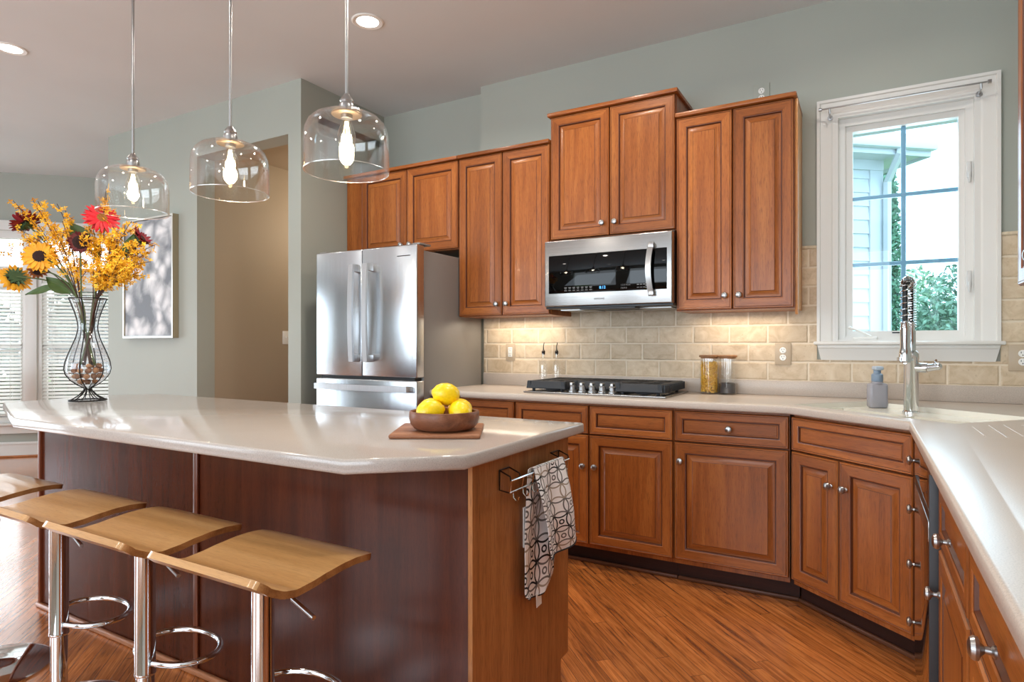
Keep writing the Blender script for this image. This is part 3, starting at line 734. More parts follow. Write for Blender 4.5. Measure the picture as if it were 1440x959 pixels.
m.cyl(cr*.085+Vector((0, 0, .215)), cr*.10+Vector((0, 0, .235))+fd*.03, .005, .004, 10)
m.build('lever_handle', CHROME, fa)

# soap bottle
SOAP = bpy.data.materials.new('smoky_bottle'); SOAP.use_nodes = True
b = SOAP.node_tree.nodes['Principled BSDF']; b.inputs['Base Color'].default_value = lin((196, 196, 206)); b.inputs['Roughness'].default_value = .12; b.inputs['Transmission Weight'].default_value = .5; b.inputs['IOR'].default_value = 1.35
t = thing('soap_bottle', 'smoky grey foaming soap bottle with blue-grey pump on the sink ledge', 'soap dispenser', (.045, 3.42, .890), radians(20))
MB().box((-.040, -.028, 0), (.040, .028, .118), bev=.012, seg=3).lathe([(.03, .115), (.024, .124), (.021, .128)], 20).build('bottle', SOAP, t)
PUMP = simple('pump_blue_grey', (128, 146, 166), .35, nstr=0)
m = MB().lathe([(.024, .126), (.025, .128), (.025, .158), (.020, .163), (.016, .165), (.016, .182)], 24); m.build('pump_collar', PUMP, t)
MB().box((-.019, -.030, .180), (.019, .019, .198), bev=.006, seg=3).build('pump_head', simple('pump_pale', (170, 184, 198), .35, nstr=0), t)

# ---------------------------------------------------------------- text
def text(s, name, size, M, m, parent, ext=.0004, align='CENTER'):
    cu = bpy.data.curves.new(name, 'FONT'); cu.body = s; cu.size = size; cu.align_x = align; cu.align_y = 'CENTER'; cu.extrude = ext
    f = bpy.data.objects.new(name, cu); C.objects.link(f)
    me = bpy.data.meshes.new_from_object(f.evaluated_get(bpy.context.evaluated_depsgraph_get())); bpy.data.objects.remove(f)
    me.materials.clear(); me.materials.append(m)
    o = bpy.data.objects.new(name, me); C.objects.link(o); o.parent = parent; o.matrix_local = M; return o
UP = Matrix.Rotation(radians(90), 4, 'X')     # text standing up, read from -y

# ---------------------------------------------------------------- refrigerator
FX0, FW, FY = -3.15, .838, 2.90
t = thing('refrigerator', 'stainless french-door refrigerator in the wall alcove', 'refrigerator', (FX0, FY, 0))
MB().box((.012, .085, .02), (FW-.012, .73, 1.762), bev=.006).box((.02, .1, 0), (FW-.02, .7, .03)).build('body', FRSIDE, t)
MB().box((.03, .02, .02), (FW-.03, .085, 1.755)).build('gasket', BLACK, t)
def hbar(p0, p1, out, wd, up):
    # bowed flat bar with two square feet
    m = MB(); p0, p1 = Vector(p0), Vector(p1); n = 12; s = Vector((1, 0, 0)) if up else Vector((0, 0, 1))
    def F(u, v):
        k = u; b = .012*(1-(2*k-1)**2)
        return p0.lerp(p1, k)+Vector((0, -out-b, 0))+s*(v-.5)*wd
    m.sheet(F, n, 2, thick=.016)
    return m
for x0, x1, hx, nm in ((.0, .402, .366, 'left'), (.406, FW, .482, 'right')):
    d = MB().box((x0, 0, .992), (x1, .075, 1.790), bev=.008, seg=3).build('door', SS, t)
    h_ = hbar((hx, -.01, 1.085), (hx, -.01, 1.690), .05, .036, True)
    for z in (1.105, 1.67): h_.box((hx-.017, -.055, z-.022), (hx+.017, .002, z+.022), bev=.003)
    h_.build('handle', HANDLE, d)
d = MB().box((0, 0, .10), (FW, .075, .974), bev=.008, seg=3).build('freezer_drawer', SS, t)
h_ = hbar((.045, -.01, .925), (FW-.03, -.01, .925), .05, .036, False)
for x in (.07, FW-.055): h_.box((x-.022, -.055, .908), (x+.022, .002, .942), bev=.003)
h_.build('handle', HANDLE, d)
m = MB()
for x in (.03, FW-.03): m.box((x-.03, .03, 1.79), (x+.03, .14, 1.802), bev=.004)
m.build('hinge_cover', FRSIDE, t)
MB().box((.69, -.0015, 1.722), (.79, .002, 1.727)).build('badge', DARKCHROME, t)

# ---------------------------------------------------------------- microwave
MX, MW = -1.650, .757
t = thing('microwave', 'stainless over-range microwave with black glass front above the cooktop', 'microwave', (MX, 3.268, 1.405))
MB().box((.004, .055, .01), (MW-.004, .40, .400)).build('body', BLACK, t)
d = MB().box((0, 0, .008), (MW, .052, .392), bev=.006, seg=3).build('door', SSH, t)
MB().box((.028, -.003, .083), (MW-.028, .004, .305), bev=.0025).build('window', BLACKGLASS, d)
m = MB(); n = 12
m.sheet(lambda u, v: (.655-.010*sin(u*pi)+(v-.5)*.030, -.040-.026*sin(u*pi), .045+u*.290), n, 2, thick=.012)
m.box((.640, -.048, .048), (.670, .002, .075), bev=.003).box((.640, -.048, .300), (.670, .002, .330), bev=.003)
m.build('handle', STEEL, d)
LED = emit('clock_blue', (.10, .45, 1.0), 3.0)
ICON = emit('panel_icons', (.75, .75, .75), .35)
text('8:12', 'clock', .022, Matrix.Translation((.365, -.0042, .107)) @ UP, LED, d)
text('1 2 3 4 5 6', 'keypad', .0125, Matrix.Translation((.500, -.0042, .115)) @ UP, ICON, d)
text('7 8 9 0', 'keypad', .0125, Matrix.Translation((.490, -.0042, .098)) @ UP, ICON, d)
m = MB()
for k in range(7):
    x = .130+k*.026
    m.box((x, -.0042, .113), (x+.016, -.0028, .1165)).box((x+.002, -.0042, .107), (x+.014, -.0028, .1095)).box((x, -.0042, .096), (x+.016, -.0028, .0995))
for k in range(3): m.box((.565+k*.017, -.0042, .112), (.577+k*.017, -.0028, .1165)).box((.565+k*.017, -.0042, .097), (.577+k*.017, -.0028, .1)) 
m.build('keypad_icons', ICON, d)
m = MB()
for z in (.110, .094):
    m.tube([(.612, -.0038, z), (.634, -.0038, z), (.634, -.0038, z+.011), (.612, -.0038, z+.011)], .0012, 4, closed=True)
m.build('start_keys', ICON, d)
text('SAMSUNG', 'brand_mark', .014, Matrix.Translation((.345, -.0008, .045)) @ UP, simple('mark_grey', (92, 88, 86), .4, nstr=0), d)
m = MB().box((.0, .02, -.004), (MW, .40, .010), bev=.003).box((.22, .01, -.014), (.55, .10, -.004), bev=.003)
m.build('underside_vent', simple('vent_dark', (60, 62, 64), .4, .5, nstr=0), t)
m = MB().box((.05, .12, -.010), (.25, .34, -.004)).box((.52, .12, -.010), (.72, .34, -.004)); m.build('grease_filter', STEEL, t)

# ---------------------------------------------------------------- cooktop
CX0, CY0, CW, CDp = -1.722, 3.135, .832, .475
t = thing('cooktop', 'gas cooktop with black cast iron grates and five front knobs', 'cooktop', (CX0, CY0, .9145))
MB().box((0, 0, 0), (CW, CDp, .010), bev=.004).build('tray', SSH, t)
def grate(x0, x1, y0, y1, name='grate', fins=False):
    m = MB(); zt, zb = .068, .024
    # sloped outer rails
    for a, b_ in (((x0, y0), (x1, y0)), ((x0, y1), (x1, y1)), ((x0, y0), (x0, y1)), ((x1, y0), (x1, y1))):
        if a[1] == b_[1]:
            s = 1 if a[1] == y0 else -1
            m.merge(_rail(x1-x0, zt, zb), Matrix.Translation((x0 if s > 0 else x1, a[1], 0)) @ Matrix.Rotation(0 if s > 0 else pi, 4, 'Z'))
        else:
            s = 1 if a[0] == x0 else -1
            m.merge(_rail(y1-y0, zt, zb), Matrix.Translation((a[0], y1 if s > 0 else y0, 0)) @ Matrix.Rotation(-pi/2 if s > 0 else pi/2, 4, 'Z'))
    n = max(2, int((x1-x0)/.034))
    for k in range(1, n): 
        x = x0+(x1-x0)*k/n; m.box((x-.005, y0+.01, zt-.018), (x+.005, y1-.01, zt), bev=.002)
    if fins:
        k = y0+.02
        while k < y1-.01: m.box((x1-.004, k-.006, zb), (x1+.012, k+.006, zt-.002), bev=.003); k += .030
    m.box(((x0+x1)/2-.006, y0+.01, zt-.022), ((x0+x1)/2+.006, y1-.01, zt-.001)).box((x0+.01, (y0+y1)/2-.006, zt-.022), (x1-.01, (y0+y1)/2+.006, zt-.001))
    for x in (x0+.03, x1-.03):
        for y in (y0+.03, y1-.03): m.cyl((x, y, .008), (x, y, zb+.004), .009, n=10)
    return m.build(name, CASTIRON, t)
def _rail(L, zt, zb):
    b = bmesh.new(); p = [(0, zb), (-.002, zb+.004), (.006, zt-.004), (.010, zt), (.024, zt), (.024, zt-.022), (.012, zb)]
    A = [b.verts.new((0, y, z)) for y, z in p]; B = [b.verts.new((L, y, z)) for y, z in p]
    for k in range(len(p)): b.faces.new([A[k], A[(k+1) % len(p)], B[(k+1) % len(p)], B[k]])
    b.faces.new(A[::-1]); b.faces.new(B); bmesh.ops.recalc_face_normals(b, faces=b.faces); return b
grate(.010, .252, .028, .455); grate(.256, .548, .135, .455); grate(.552, .806, .028, .455, fins=True)
for (x, y) in ((.13, .14), (.13, .35), (.40, .30), (.68, .14), (.68, .35)):
    MB().lathe([(.05, .008), (.05, .016), (.038, .020), (.034, .028), (.030, .032), (0, .033)], 24, c=(x, y, 0)).build('burner', CASTIRON, t)
for k in range(5):
    x = .282+k*.060
    m = MB().lathe([(.024, .010), (.024, .018), (.019, .022), (.019, .044), (.015, .049), (0, .0495)], 20, c=(x, .065, 0)).box((x-.008, .044, .040), (x+.008, .086, .064), bev=.003)
    m.build('knob', STEEL, t)

# ---------------------------------------------------------------- island
IX0, IX1, IY0, IY1 = -3.268, -.912, 1.38, 1.99
isl = thing('island_cabinet', 'long wooden kitchen island with dark front panel and lighter end panel', 'kitchen island', (0, 0, 0))
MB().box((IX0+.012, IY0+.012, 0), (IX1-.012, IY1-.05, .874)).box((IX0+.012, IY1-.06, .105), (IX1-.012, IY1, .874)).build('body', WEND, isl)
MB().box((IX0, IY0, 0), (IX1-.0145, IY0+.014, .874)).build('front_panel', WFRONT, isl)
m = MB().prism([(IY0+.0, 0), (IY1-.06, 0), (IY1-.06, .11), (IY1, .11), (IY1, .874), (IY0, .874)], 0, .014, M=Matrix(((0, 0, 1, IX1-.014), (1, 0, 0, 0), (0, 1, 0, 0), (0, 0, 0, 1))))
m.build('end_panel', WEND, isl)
BAT = wood('batten_wood', (84, 40, 22), (112, 58, 34), (130, 70, 44), 'z')
MB().box((-2.118, IY0-.010, 0), (-2.092, IY0, .874), bev=.004).build('panel_batten', BAT, isl)
MB().box((IX0-.006, IY0-.010, 0), (IX0+.016, IY0+.02, .874), bev=.004).build('panel_batten', BAT, isl)
MB().box((IX0-.006, IY0-.020, 0), (IX1+.003, IY0, .022), bev=.007, seg=3).build('base_shoe', wood('base_shoe_wood', (130, 80, 50), (160, 104, 70), (176, 122, 88), 'x'), isl)
x = IX1-.008
for k in range(4):
    wd = .56
    o = door_mesh(wd, .58).build('door', [WV, WH, GLAZE], isl, smooth=25); o.location = (x, IY1+.001, .118); o.rotation_euler.z = pi
    o = door_mesh(wd, .14, .036, False).build('drawer', [WV, WH, GLAZE], isl, smooth=25); o.location = (x, IY1+.001, .712); o.rotation_euler.z = pi
    x -= wd+.024
# top
poly = [(-2.80, 1.092), (-1.095, 1.092), (-.872, 1.29), (-.872, 2.035), (-3.46, 2.035), (-3.59, 1.86), (-3.59, 1.36)]
o = MB().prism(poly, .876, .914, bev=.008, seg=3).build('island_countertop', QUARTZ, smooth=50)
tag(o, 'beige speckled stone top of the kitchen island with clipped corners', 'countertop')

# ---------------------------------------------------------------- bar stools
ZP = [(-.165, .046), (-.155, .038), (-.13, .018), (-.10, .004), (-.07, -.002), (-.03, .001), (.02, .008), (.07, .013), (.11, .014), (.15, .011), (.175, .005)]
def seat_z(y):
    for (a, za), (b_, zb) in zip(ZP, ZP[1:]):
        if y <= b_:
            k = (y-a)/(b_-a); k = k*k*(3-2*k)*.35+k*.65; return za+(zb-za)*k
    return ZP[-1][1]
def make_stool():
    t = thing('bar_stool', '', 'bar stool', (0, 0, 0), group='bar stools along the island')
    m = MB(); hw = .200; y0, y1 = -.165, .175; SZ = .664
    def F(u, v):
        x = -hw+2*hw*u; y = y0+(y1-y0)*v
        rc = .022; ax = hw-abs(x); ay = min(y-y0, y1-y)
        if ax < rc and ay < rc:
            dx, dy = rc-ax, rc-ay; d = sqrt(dx*dx+dy*dy)
            k = max(dx, dy)/d if d > 1e-9 else 1
            x -= math.copysign(dx-dx*k, x); y += (dy-dy*k)*(1 if y-y0 < y1-y else -1)
        return (x, y, SZ+seat_z(y)+.010*(abs(x)/hw)**3*.0)
    m.sheet(F, 24, 36, thick=.016)
    m.bm.normal_update()
    for f in m.bm.faces:
        if abs(f.normal.z) < .45: f.material_index = 1
    m.build('seat', [OAKSEAT, OAKEDGE], t, smooth=40)
    MB().box((-.09, -.07, SZ-.020), (.09, .09, SZ-.013)).lathe([(.05, SZ-.022), (.035, SZ-.05)], 24).build('seat_bracket', DARKCHROME, t)
    MB().lathe([(.0265, .262), (.0275, .264), (.0275, .272), (.0265, .274), (.0265, SZ-.03)], 32).build('sleeve', CHROME, t)
    MB().lathe([(.0235, .02), (.0235, .270)], 32).build('column', CHROME, t)
    MB().lathe([(.205, 0), (.205, .006), (.19, .012), (.10, .020), (.045, .030), (.026, .045)], 48).build('base', CHROME, t)
    pts = []
    R_ = .138; cy = .085
    for k in range(25):
        a = radians(-76)+radians(332)*k/24; pts.append((R_*cos(a), .098+.098*sin(a), .300))
    MB().tube(pts, .0088, 12).build('footrest', CHROME, t)
    MB().tube([(.02, -.005, SZ-.030), (.13, -.022, SZ-.054)], .0028, 8).tube([(.13, -.022, SZ-.054), (.213, -.035, SZ-.074)], .0055, 12).build('lever', STEEL, t)
    return t
st = make_stool()
xs = [-1.268, -1.765, -2.247, -2.79]
labs = ['oak and chrome bar stool nearest the towel end of the island', 'oak and chrome bar stool second from the towel end, by the panel batten', 'oak and chrome bar stool third from the towel end of the island', 'oak and chrome bar stool farthest from the towel, only its seat rim in view']
for i, (x, l) in enumerate(zip(xs, labs)):
    if i == 0: st.location = (x, 1.0, 0); st['label'] = l
    else:
        r = dup(st, (x, 1.0, 0), label=l)
        if i == 3:      # the ring of the last stool is swung round to the other side
            for c in r.children:
                if c.name.startswith('footrest'): c.rotation_euler.z = pi

# ---------------------------------------------------------------- pendant lamps and recessed lights
FIL = emit('filament', (1, .76, .42), 22)
RIM = thin_glass('shade_rim', (.9, .92, .92), .45, .5, rough=.25)
BULB = thin_glass('bulb_glass', (1, .97, .9), .05, .7)
def pendant(loc, label):
    t = thing('pendant_lamp', label, 'pendant lamp', loc, group='glass pendant lamps over the island')     # origin at the rim of the glass
    H = ZC-loc[2]
    MB().lathe([(0, H-.001), (.06, H-.001), (.06, H-.012), (.05, H-.022), (.012, H-.03)], 32).build('canopy', STEEL, t)
    MB().cyl((0, 0, .262), (0, 0, H-.02), .0058, n=14).build('rod', STEEL, t)
    MB().lathe([(.0, .272), (.010, .270), (.013, .262), (.020, .255), (.024, .246), (.021, .240), (.024, .236), (.026, .228), (.026, .212), (.030, .208), (.030, .204), (.020, .204), (.020, .186), (.0, .186)], 28).build('socket', STEEL, t)
    m = MB().lathe([(.050, .204), (.052, .200), (.050, .198), (.024, .198)], 32); m.build('retaining_ring', simple('ring_brass', (206, 182, 150), .3, 1, nstr=0), t)
    prof = [(.030, .205), (.060, .2045), (.088, .198), (.112, .186), (.130, .168), (.1405, .144), (.1445, .115), (.1455, .06), (.1455, .003), (.1445, 0), (.1430, .003), (.1430, .06), (.142, .115), (.138, .143), (.1275, .1665), (.110, .184), (.087, .1955), (.060, .202), (.030, .2025)]
    sh = MB().lathe(prof[:9], 64, cap=False).lathe(prof[10:], 64, cap=False).lathe(prof[8:11], 64, cap=False, mi=1)
    sh.build('glass_shade', [SHADE, RIM], t, smooth=60)
    b_ = MB().lathe([(.013, .190), (.015, .180), (.022, .160), (.0295, .136), (.031, .118), (.027, .098), (.018, .082), (.010, .072), (0, .069)], 28).build('bulb', BULB, t, smooth=60)
    m = MB()
    for k in range(6):
        a = k*pi/3; m.tube([(.0045*cos(a), .0045*sin(a), .176), (.011*cos(a+.3), .011*sin(a+.3), .140), (.0045*cos(a+.6), .0045*sin(a+.6), .092)], .0013, 5)
    m.build('filament', FIL, b_)
    light('pendant_light', 'POINT', (loc[0], loc[1], loc[2]+.125), 6.5, kelvin(3500), .025)
    return t
PZ = 1.790
pendant((-1.567, 1.58, PZ), 'glass pendant lamp in front of the fridge-side cabinets')
pendant((-2.197, 1.58, PZ), 'glass pendant lamp in front of the hall opening, middle of three')
pendant((-2.885, 1.58, PZ-.003), 'glass pendant lamp above the flower bouquet')
LENS = emit('downlight_lens', (1, .97, .92), 9)
def can(x, y, label, p=13):
    t = thing('recessed_light', label, 'ceiling light', (x, y, ZC), group='recessed ceiling lights')
    MB().lathe([(.062, -.001), (.062, -.004), (.082, -.007), (.088, -.004), (.088, -.0005)], 40, cap=False).build('trim_ring', WHITEP, t)
    MB().lathe([(0, -.0025), (.064, -.0025)], 40, cap=False).build('lens', LENS, t)
    light('downlight', 'AREA', (x, y, ZC-.012), p, kelvin(4500), .13, spread=radians(150))
can(-2.432, 2.614, 'round recessed ceiling light behind the near pendant rod, toward the fridge')
can(-4.558, 1.763, 'round recessed ceiling light above the bouquet side, at the picture edge', 8)
for x, y, p in ((.05, 2.75, 6), (-1.2, 2.7, 13), (-.35, 1.45, 13), (-2.4, .6, 13), (-4.4, .0, 8), (-.6, -1.6, 13), (-3.0, -1.6, 13), (-6.6, 1.4, 13)):
    can(x, y, 'round recessed ceiling light out of the picture', p)

# ---------------------------------------------------------------- hall switch, outlets
def plate(loc, rz, wd, h, kind, m_plate, m_face, label, cat='outlet', grp=None, hx=(0,)):
    name = 'wall_outlet' if cat == 'outlet' else 'light_switch'
    t = thing(name, label, cat, loc, rz, grp)
    MB().box((-wd/2, -.006, -h/2), (wd/2, 0, h/2), bev=.003).build('plate', m_plate, t)
    for x in hx:
        if kind == 'round':
            for z in (.0195, -.0195):
                o = MB().lathe([(.0168, 0), (.0168, .0075), (.0155, .009), (0, .009)], 24, c=(x, 0, z), M=RY).build('receptacle', m_face, t)
                MB().box((x-.0075, -.0095, z+.001), (x-.005, -.0085, z+.009)).box((x+.005, -.0095, z+.002), (x+.0072, -.0085, z+.009)).cyl((x, -.0095, z-.007), (x, -.0085, z-.007), .0026, n=10).build('slot', BLACK, o)
        elif kind == 'decora':
            o = MB().box((x-.0165, -.010, -.033), (x+.0165, -.004, .033), bev=.002).build('receptacle', m_face, t)
            m = MB()
            for z in (.016, -.016): m.box((x-.0075, -.0106, z+.001), (x-.005, -.0095, z+.009)).box((x+.005, -.0106, z+.002), (x+.0072, -.0095, z+.009)).cyl((x, -.0106, z-.006), (x, -.0095, z-.006), .0026, n=10)
            m.build('slot', BLACK, o)
        else:
            MB().box((x-.005, -.016, -.004), (x+.005, -.004, .012), bev=.002).build('toggle', m_face, t)
    return t
yb = WB-.012
plate((-2.108, yb, 1.140), 0, .072, .115, 'decora', BEIGEP, WHITEP, 'beige outlet plate on the stone tile beside the refrigerator')
plate((-.394, yb, 1.140), 0, .083, .120, 'round', BEIGEP, WHITEP, 'beige outlet plate on the stone tile between canisters and window')
plate((.628, yb, 1.130), 0, .105, .124, 'round', BEIGEP, WHITEP, 'beige outlet plate on the stone tile past the window', hx=(-.0,))
plate((-.505, WB, 2.580), 0, .085, .12, 'round', WALL, WHITEP, 'wall-coloured outlet plate just above the tall cabinet by the window')
plate((-4.498, 3.79, 1.252), radians(90), .075, .118, 'toggle', WHITEP, WHITEP, 'white light switch inside the hall opening', 'switch')
plate((IX1, 1.715, .632), radians(90), .118, .124, 'decora', WHITEP, WHITEP, 'white outlet plate on the island end, half behind the towel', hx=(-.024, .024))

# ---------------------------------------------------------------- curtain rod
t = thing('curtain_rod', 'thin bare curtain rod across the top of the kitchen window casing', 'curtain rod', (0, 0, 0))
ry = WB-.082; rz_ = 2.413
MB().cyl((-.205, ry, rz_), (.500, ry, rz_), .0042, n=10).build('rod', STEEL, t)
for x in (-.205, .500): MB().lathe([(.0, -.012), (.009, -.010), (.009, .004), (.0, .006)], 14, c=(x, ry, rz_), M=Matrix.Rotation(radians(90), 4, 'Y')).build('finial', STEEL, t)
for x in (-.165, .465): MB().cyl((x, WB-.014, rz_-.03), (x, WB-.022, rz_-.03), .013, n=16).tube([(x, WB-.02, rz_-.03), (x, ry, rz_-.024), (x, ry, rz_-.004)], .005, 8).build('bracket', STEEL, t)

# ---------------------------------------------------------------- things on the back worktop
WT = .9145
def oil_bottle(loc, label):
    t = thing('oil_bottle', label, 'bottle', loc, group='clear oil bottles behind the cooktop')
    MB().lathe([(0, .002), (.026, .002), (.029, .006), (.029, .145), (.026, .160), (.014, .178), (.0115, .186), (.0115, .212), (.0135, .213), (.0135, .219), (.0115, .220), (.0100, .219), (.0100, .186), (.0245, .158), (.0275, .145), (.0275, .008), (0, .006)], 28, cap=False).build('glass_body', BOTTLE, t, smooth=50)
    MB().lathe([(.0095, .212), (.011, .222), (.012, .232), (.007, .240), (.004, .243), (.0035, .252)], 16).tube([(0, 0, .250), (0, 0, .268), (.006, 0, .290)], [.0035, .003, .0025], 8).build('pourer', DARKCHROME, t)
oil_bottle((-1.818, 3.585, WT), 'clear glass oil bottle behind the cooktop, on the fridge side')
oil_bottle((-1.728, 3.595, WT), 'clear glass oil bottle behind the cooktop, on the window side')
def canister(loc, r, h, label, fill):
    t = thing('canister', label, 'canister', loc, group='glass canisters with wooden lids')
    MB().lathe([(0, .0), (r-.004, .0), (r, .004), (r, h-.014), (r-.0025, h-.014), (r-.0025, .006), (0, .005)], 40, cap=False).build('glass_body', BOTTLE, t, smooth=50)
    MB().lathe([(0, h-.016), (r-.003, h-.016), (r-.003, h-.008), (r+.004, h-.008), (r+.005, h-.005), (r+.004, h+.002), (r, h+.004), (0, h+.004)], 40).build('lid', LIDW, t)
canister((-.770, 3.585, WT), .050, .214, 'glass canister full of yellow elbow pasta, wooden lid', 0)
canister((-.672, 3.590, WT), .047, .214, 'glass canister one third full of dark coffee, wooden lid', 0)
rnd = random.Random(4); m = MB()
for k in range(900):
    a = rnd.uniform(0, 2*pi); rr = .0455*sqrt(rnd.uniform(.35, 1)) if rnd.random() < .8 else rnd.uniform(0, .045); z = rnd.uniform(.010, .178)
    p = Vector((rr*cos(a), rr*sin(a), z)); q = Vector((rnd.gauss(0, 1), rnd.gauss(0, 1), rnd.gauss(0, 1))).normalized()*.006; s = q.orthogonal().normalized()*.003
    P = [p-q, p+s, p+q]
    if max((v.x**2+v.y**2) for v in P) > .0462**2: P = [v*.93 for v in P]
    m.tube([(v.x, v.y, max(.009, v.z)) for v in P], .0030, 5)
o = m.build('elbow_pasta', simple('pasta_yellow', (255, 198, 72), .5, nscale=60, var=.15, nstr=0), loc=(-.770, 3.585, WT))
tag(o, 'yellow elbow pasta filling the taller-filled glass canister', 'pasta', kind='stuff')
o = MB().lathe([(0, .007), (.0435, .007), (.0435, .060), (.03, .064), (0, .066)], 32).build('ground_coffee', simple('coffee_dark', (52, 54, 62), .9, nscale=400, var=.5, nstr=.4), loc=(-.672, 3.590, WT))
tag(o, 'dark ground coffee at the bottom of the second glass canister', 'coffee', kind='stuff')

# ---------------------------------------------------------------- fruit bowl on the island
IT = .9145
o = MB().box((-.135, -.135, 0), (.135, .135, .014), bev=.006, seg=3).build('cutting_board', BOARD, loc=(-1.165, 1.575, IT), rz=radians(30))
tag(o, 'square wooden board under the lemon bowl on the island', 'cutting board')
o = MB().lathe([(0, .004), (.070, 0), (.092, .006), (.104, .020), (.108, .036), (.108, .052), (.106, .058), (.102, .059), (.097, .056), (.095, .040), (.088, .020), (.07, .014), (0, .012)], 56).build('fruit_bowl', WALNUT, loc=(-1.135, 1.560, IT+.0145), smooth=50)
tag(o, 'round walnut bowl of lemons on the wooden board', 'bowl')
LEM = simple('lemon_skin', (250, 212, 20), .32, nscale=160, nstr=.25, var=.05, coat=.2)
STALK = simple('lemon_stalk', (70, 80, 34), .7, nstr=0)
def lemon(loc, axis, label):
    t = thing('lemon', label, 'lemon', loc, group='lemons in the walnut bowl')
    ax = Vector(axis).normalized(); R = ax.to_track_quat('Z', 'Y').to_matrix().to_4x4()
    MB().lathe([(0, -.048), (.006, -.047), (.011, -.043), (.022, -.036), (.031, -.022), (.035, -.004), (.034, .010), (.028, .026), (.019, .036), (.009, .0405), (0, .041)], 28, M=R).build('fruit', LEM, t, smooth=80)
    MB().lathe([(0, .039), (.005, .0405), (.004, .044), (0, .045)], 10, M=R).build('stalk', STALK, t)
bx, by, bz = -1.135, 1.560, IT+.0145
rt = Vector((.868, .497, 0)); fw = Vector((-.497, .868, 0))
def bp(r, f, z): v = Vector((bx, by, bz+z))+rt*r+fw*f; return tuple(v)
lemon(bp(-.040, -.040, .060), -rt*.9-fw*.4+Vector((0, 0, -.15)), 'lemon at the front of the bowl, fridge side, stalk end showing')
lemon(bp(.052, -.030, .056), fw*-.8+rt*.3+Vector((0, 0, -.3)), 'lemon at the cabinet side of the bowl')
lemon(bp(-.045, .045, .058), rt*.6+fw*.5, 'lemon at the back of the bowl, behind the front one')
lemon(bp(.045, .050, .056), rt*.5-fw*.5, 'lemon low at the back of the bowl, hidden by the top one')
lemon(bp(.006, .006, .108), rt*.9+fw*.3+Vector((0, 0, -.2)), 'lemon perched on top of the other lemons')

# ---------------------------------------------------------------- towel rack and towel on the island end
PX = IX1+.0005
t = thing('towel_rack', 'chrome wire towel rack with small hooks on the island end panel', 'towel rack', (PX, 1.515, .806))
m = MB(); bxo = .040
m.tube([(bxo, 0, 0), (bxo, .390, 0)], .0038, 8).tube([(bxo-.006, .004, -.034), (bxo-.006, .390, -.034)], .003, 8)
for y in (.004, .075, .140, .215, .290, .345, .388): m.tube([(bxo, y, 0), (bxo-.006, y, -.034)], .0024, 6)
m.build('bar', CHROME, t)
for y0, y1 in ((0, .055), (.330, .390)):
    MB().tube([(bxo, y0, 0), (bxo-.002, y0, .012), (.003, y0, .026), (.003, y1, .026), (bxo-.002, y1, .012), (bxo, y1, 0)], .0024, 6).build('bracket', DARKCHROME, t)
for y0 in (0, .390): MB().tube([(bxo-.006, y0, -.034), (.003, y0, -.030), (.003, y0, .026)], .0024, 6).build('bracket_foot', DARKCHROME, t)
for y in (.022, .080, .138, .200):
    MB().tube([(bxo-.006, y, -.034), (bxo-.004, y, -.052), (bxo+.004, y, -.060), (bxo+.012, y, -.056), (bxo+.014, y, -.048)], .0022, 6).build('hook', CHROME, t)

m_t, nt, b = new('patterned_towel'); tc = nd(nt, 'ShaderNodeTexCoord'); sp = nd(nt, 'ShaderNodeSeparateXYZ'); nt.links.new(tc.outputs['UV'], sp.inputs[0])
U = mth(nt, 'MULTIPLY', sp.outputs['X'], 3.4); V = mth(nt, 'MULTIPLY', sp.outputs['Y'], 6.0)
fu, fv = mth(nt, 'FRACT', U), mth(nt, 'FRACT', V); cu_, cv_ = mth(nt, 'FLOOR', mth(nt, 'ADD', U, .5)), mth(nt, 'FLOOR', mth(nt, 'ADD', V, .5))
line = None
for a, c in ((0., 0.), (1., 0.), (0., 1.), (1., 1.)):
    du, dv = mth(nt, 'SUBTRACT', fu, a), mth(nt, 'SUBTRACT', fv, c)
    d = mth(nt, 'SQRT', mth(nt, 'ADD', mth(nt, 'MULTIPLY', du, du), mth(nt, 'MULTIPLY', dv, dv)))
    l = mth(nt, 'LESS_THAN', mth(nt, 'ABSOLUTE', mth(nt, 'SUBTRACT', d, .68)), .046)
    line = l if line is None else mth(nt, 'MAXIMUM', line, l)
du, dv = mth(nt, 'SUBTRACT', U, cu_), mth(nt, 'SUBTRACT', V, cv_)
dd = mth(nt, 'SQRT', mth(nt, 'ADD', mth(nt, 'MULTIPLY', du, du), mth(nt, 'MULTIPLY', dv, dv)))
ring = mth(nt, 'LESS_THAN', mth(nt, 'ABSOLUTE', mth(nt, 'SUBTRACT', dd, .14)), .045)
wn = nd(nt, 'ShaderNodeTexWhiteNoise', noise_dimensions='2D'); cb = nd(nt, 'ShaderNodeCombineXYZ'); nt.links.new(cu_, cb.inputs[0]); nt.links.new(cv_, cb.inputs[1]); nt.links.new(cb.outputs[0], wn.inputs['Vector'])
lc = ramp(nt, wn.outputs['Value'], [(.0, lin((26, 26, 30))), (.34, lin((26, 26, 30))), (.36, lin((112, 108, 106))), (.78, lin((112, 108, 106))), (.80, lin((168, 154, 138)))])
lc.node.color_ramp.interpolation = 'CONSTANT'
ln = mth(nt, 'MAXIMUM', line, mth(nt, 'MULTIPLY', ring, mth(nt, 'LESS_THAN', wn.outputs['Value'], .6)))
wv = nd(nt, 'ShaderNodeTexChecker'); wv.inputs['Scale'].default_value = 120; nt.links.new(tc.outputs['UV'], wv.inputs['Vector'])
base = mixc(nt, mth(nt, 'MULTIPLY', wv.outputs['Fac'], .25), lin((252, 250, 250)), lin((240, 237, 237)))
nt.links.new(mixc(nt, ln, base, lc), b.inputs['Base Color']); b.inputs['Roughness'].default_value = .9
bump(nt, b, wv.outputs['Fac'], .3, .001)
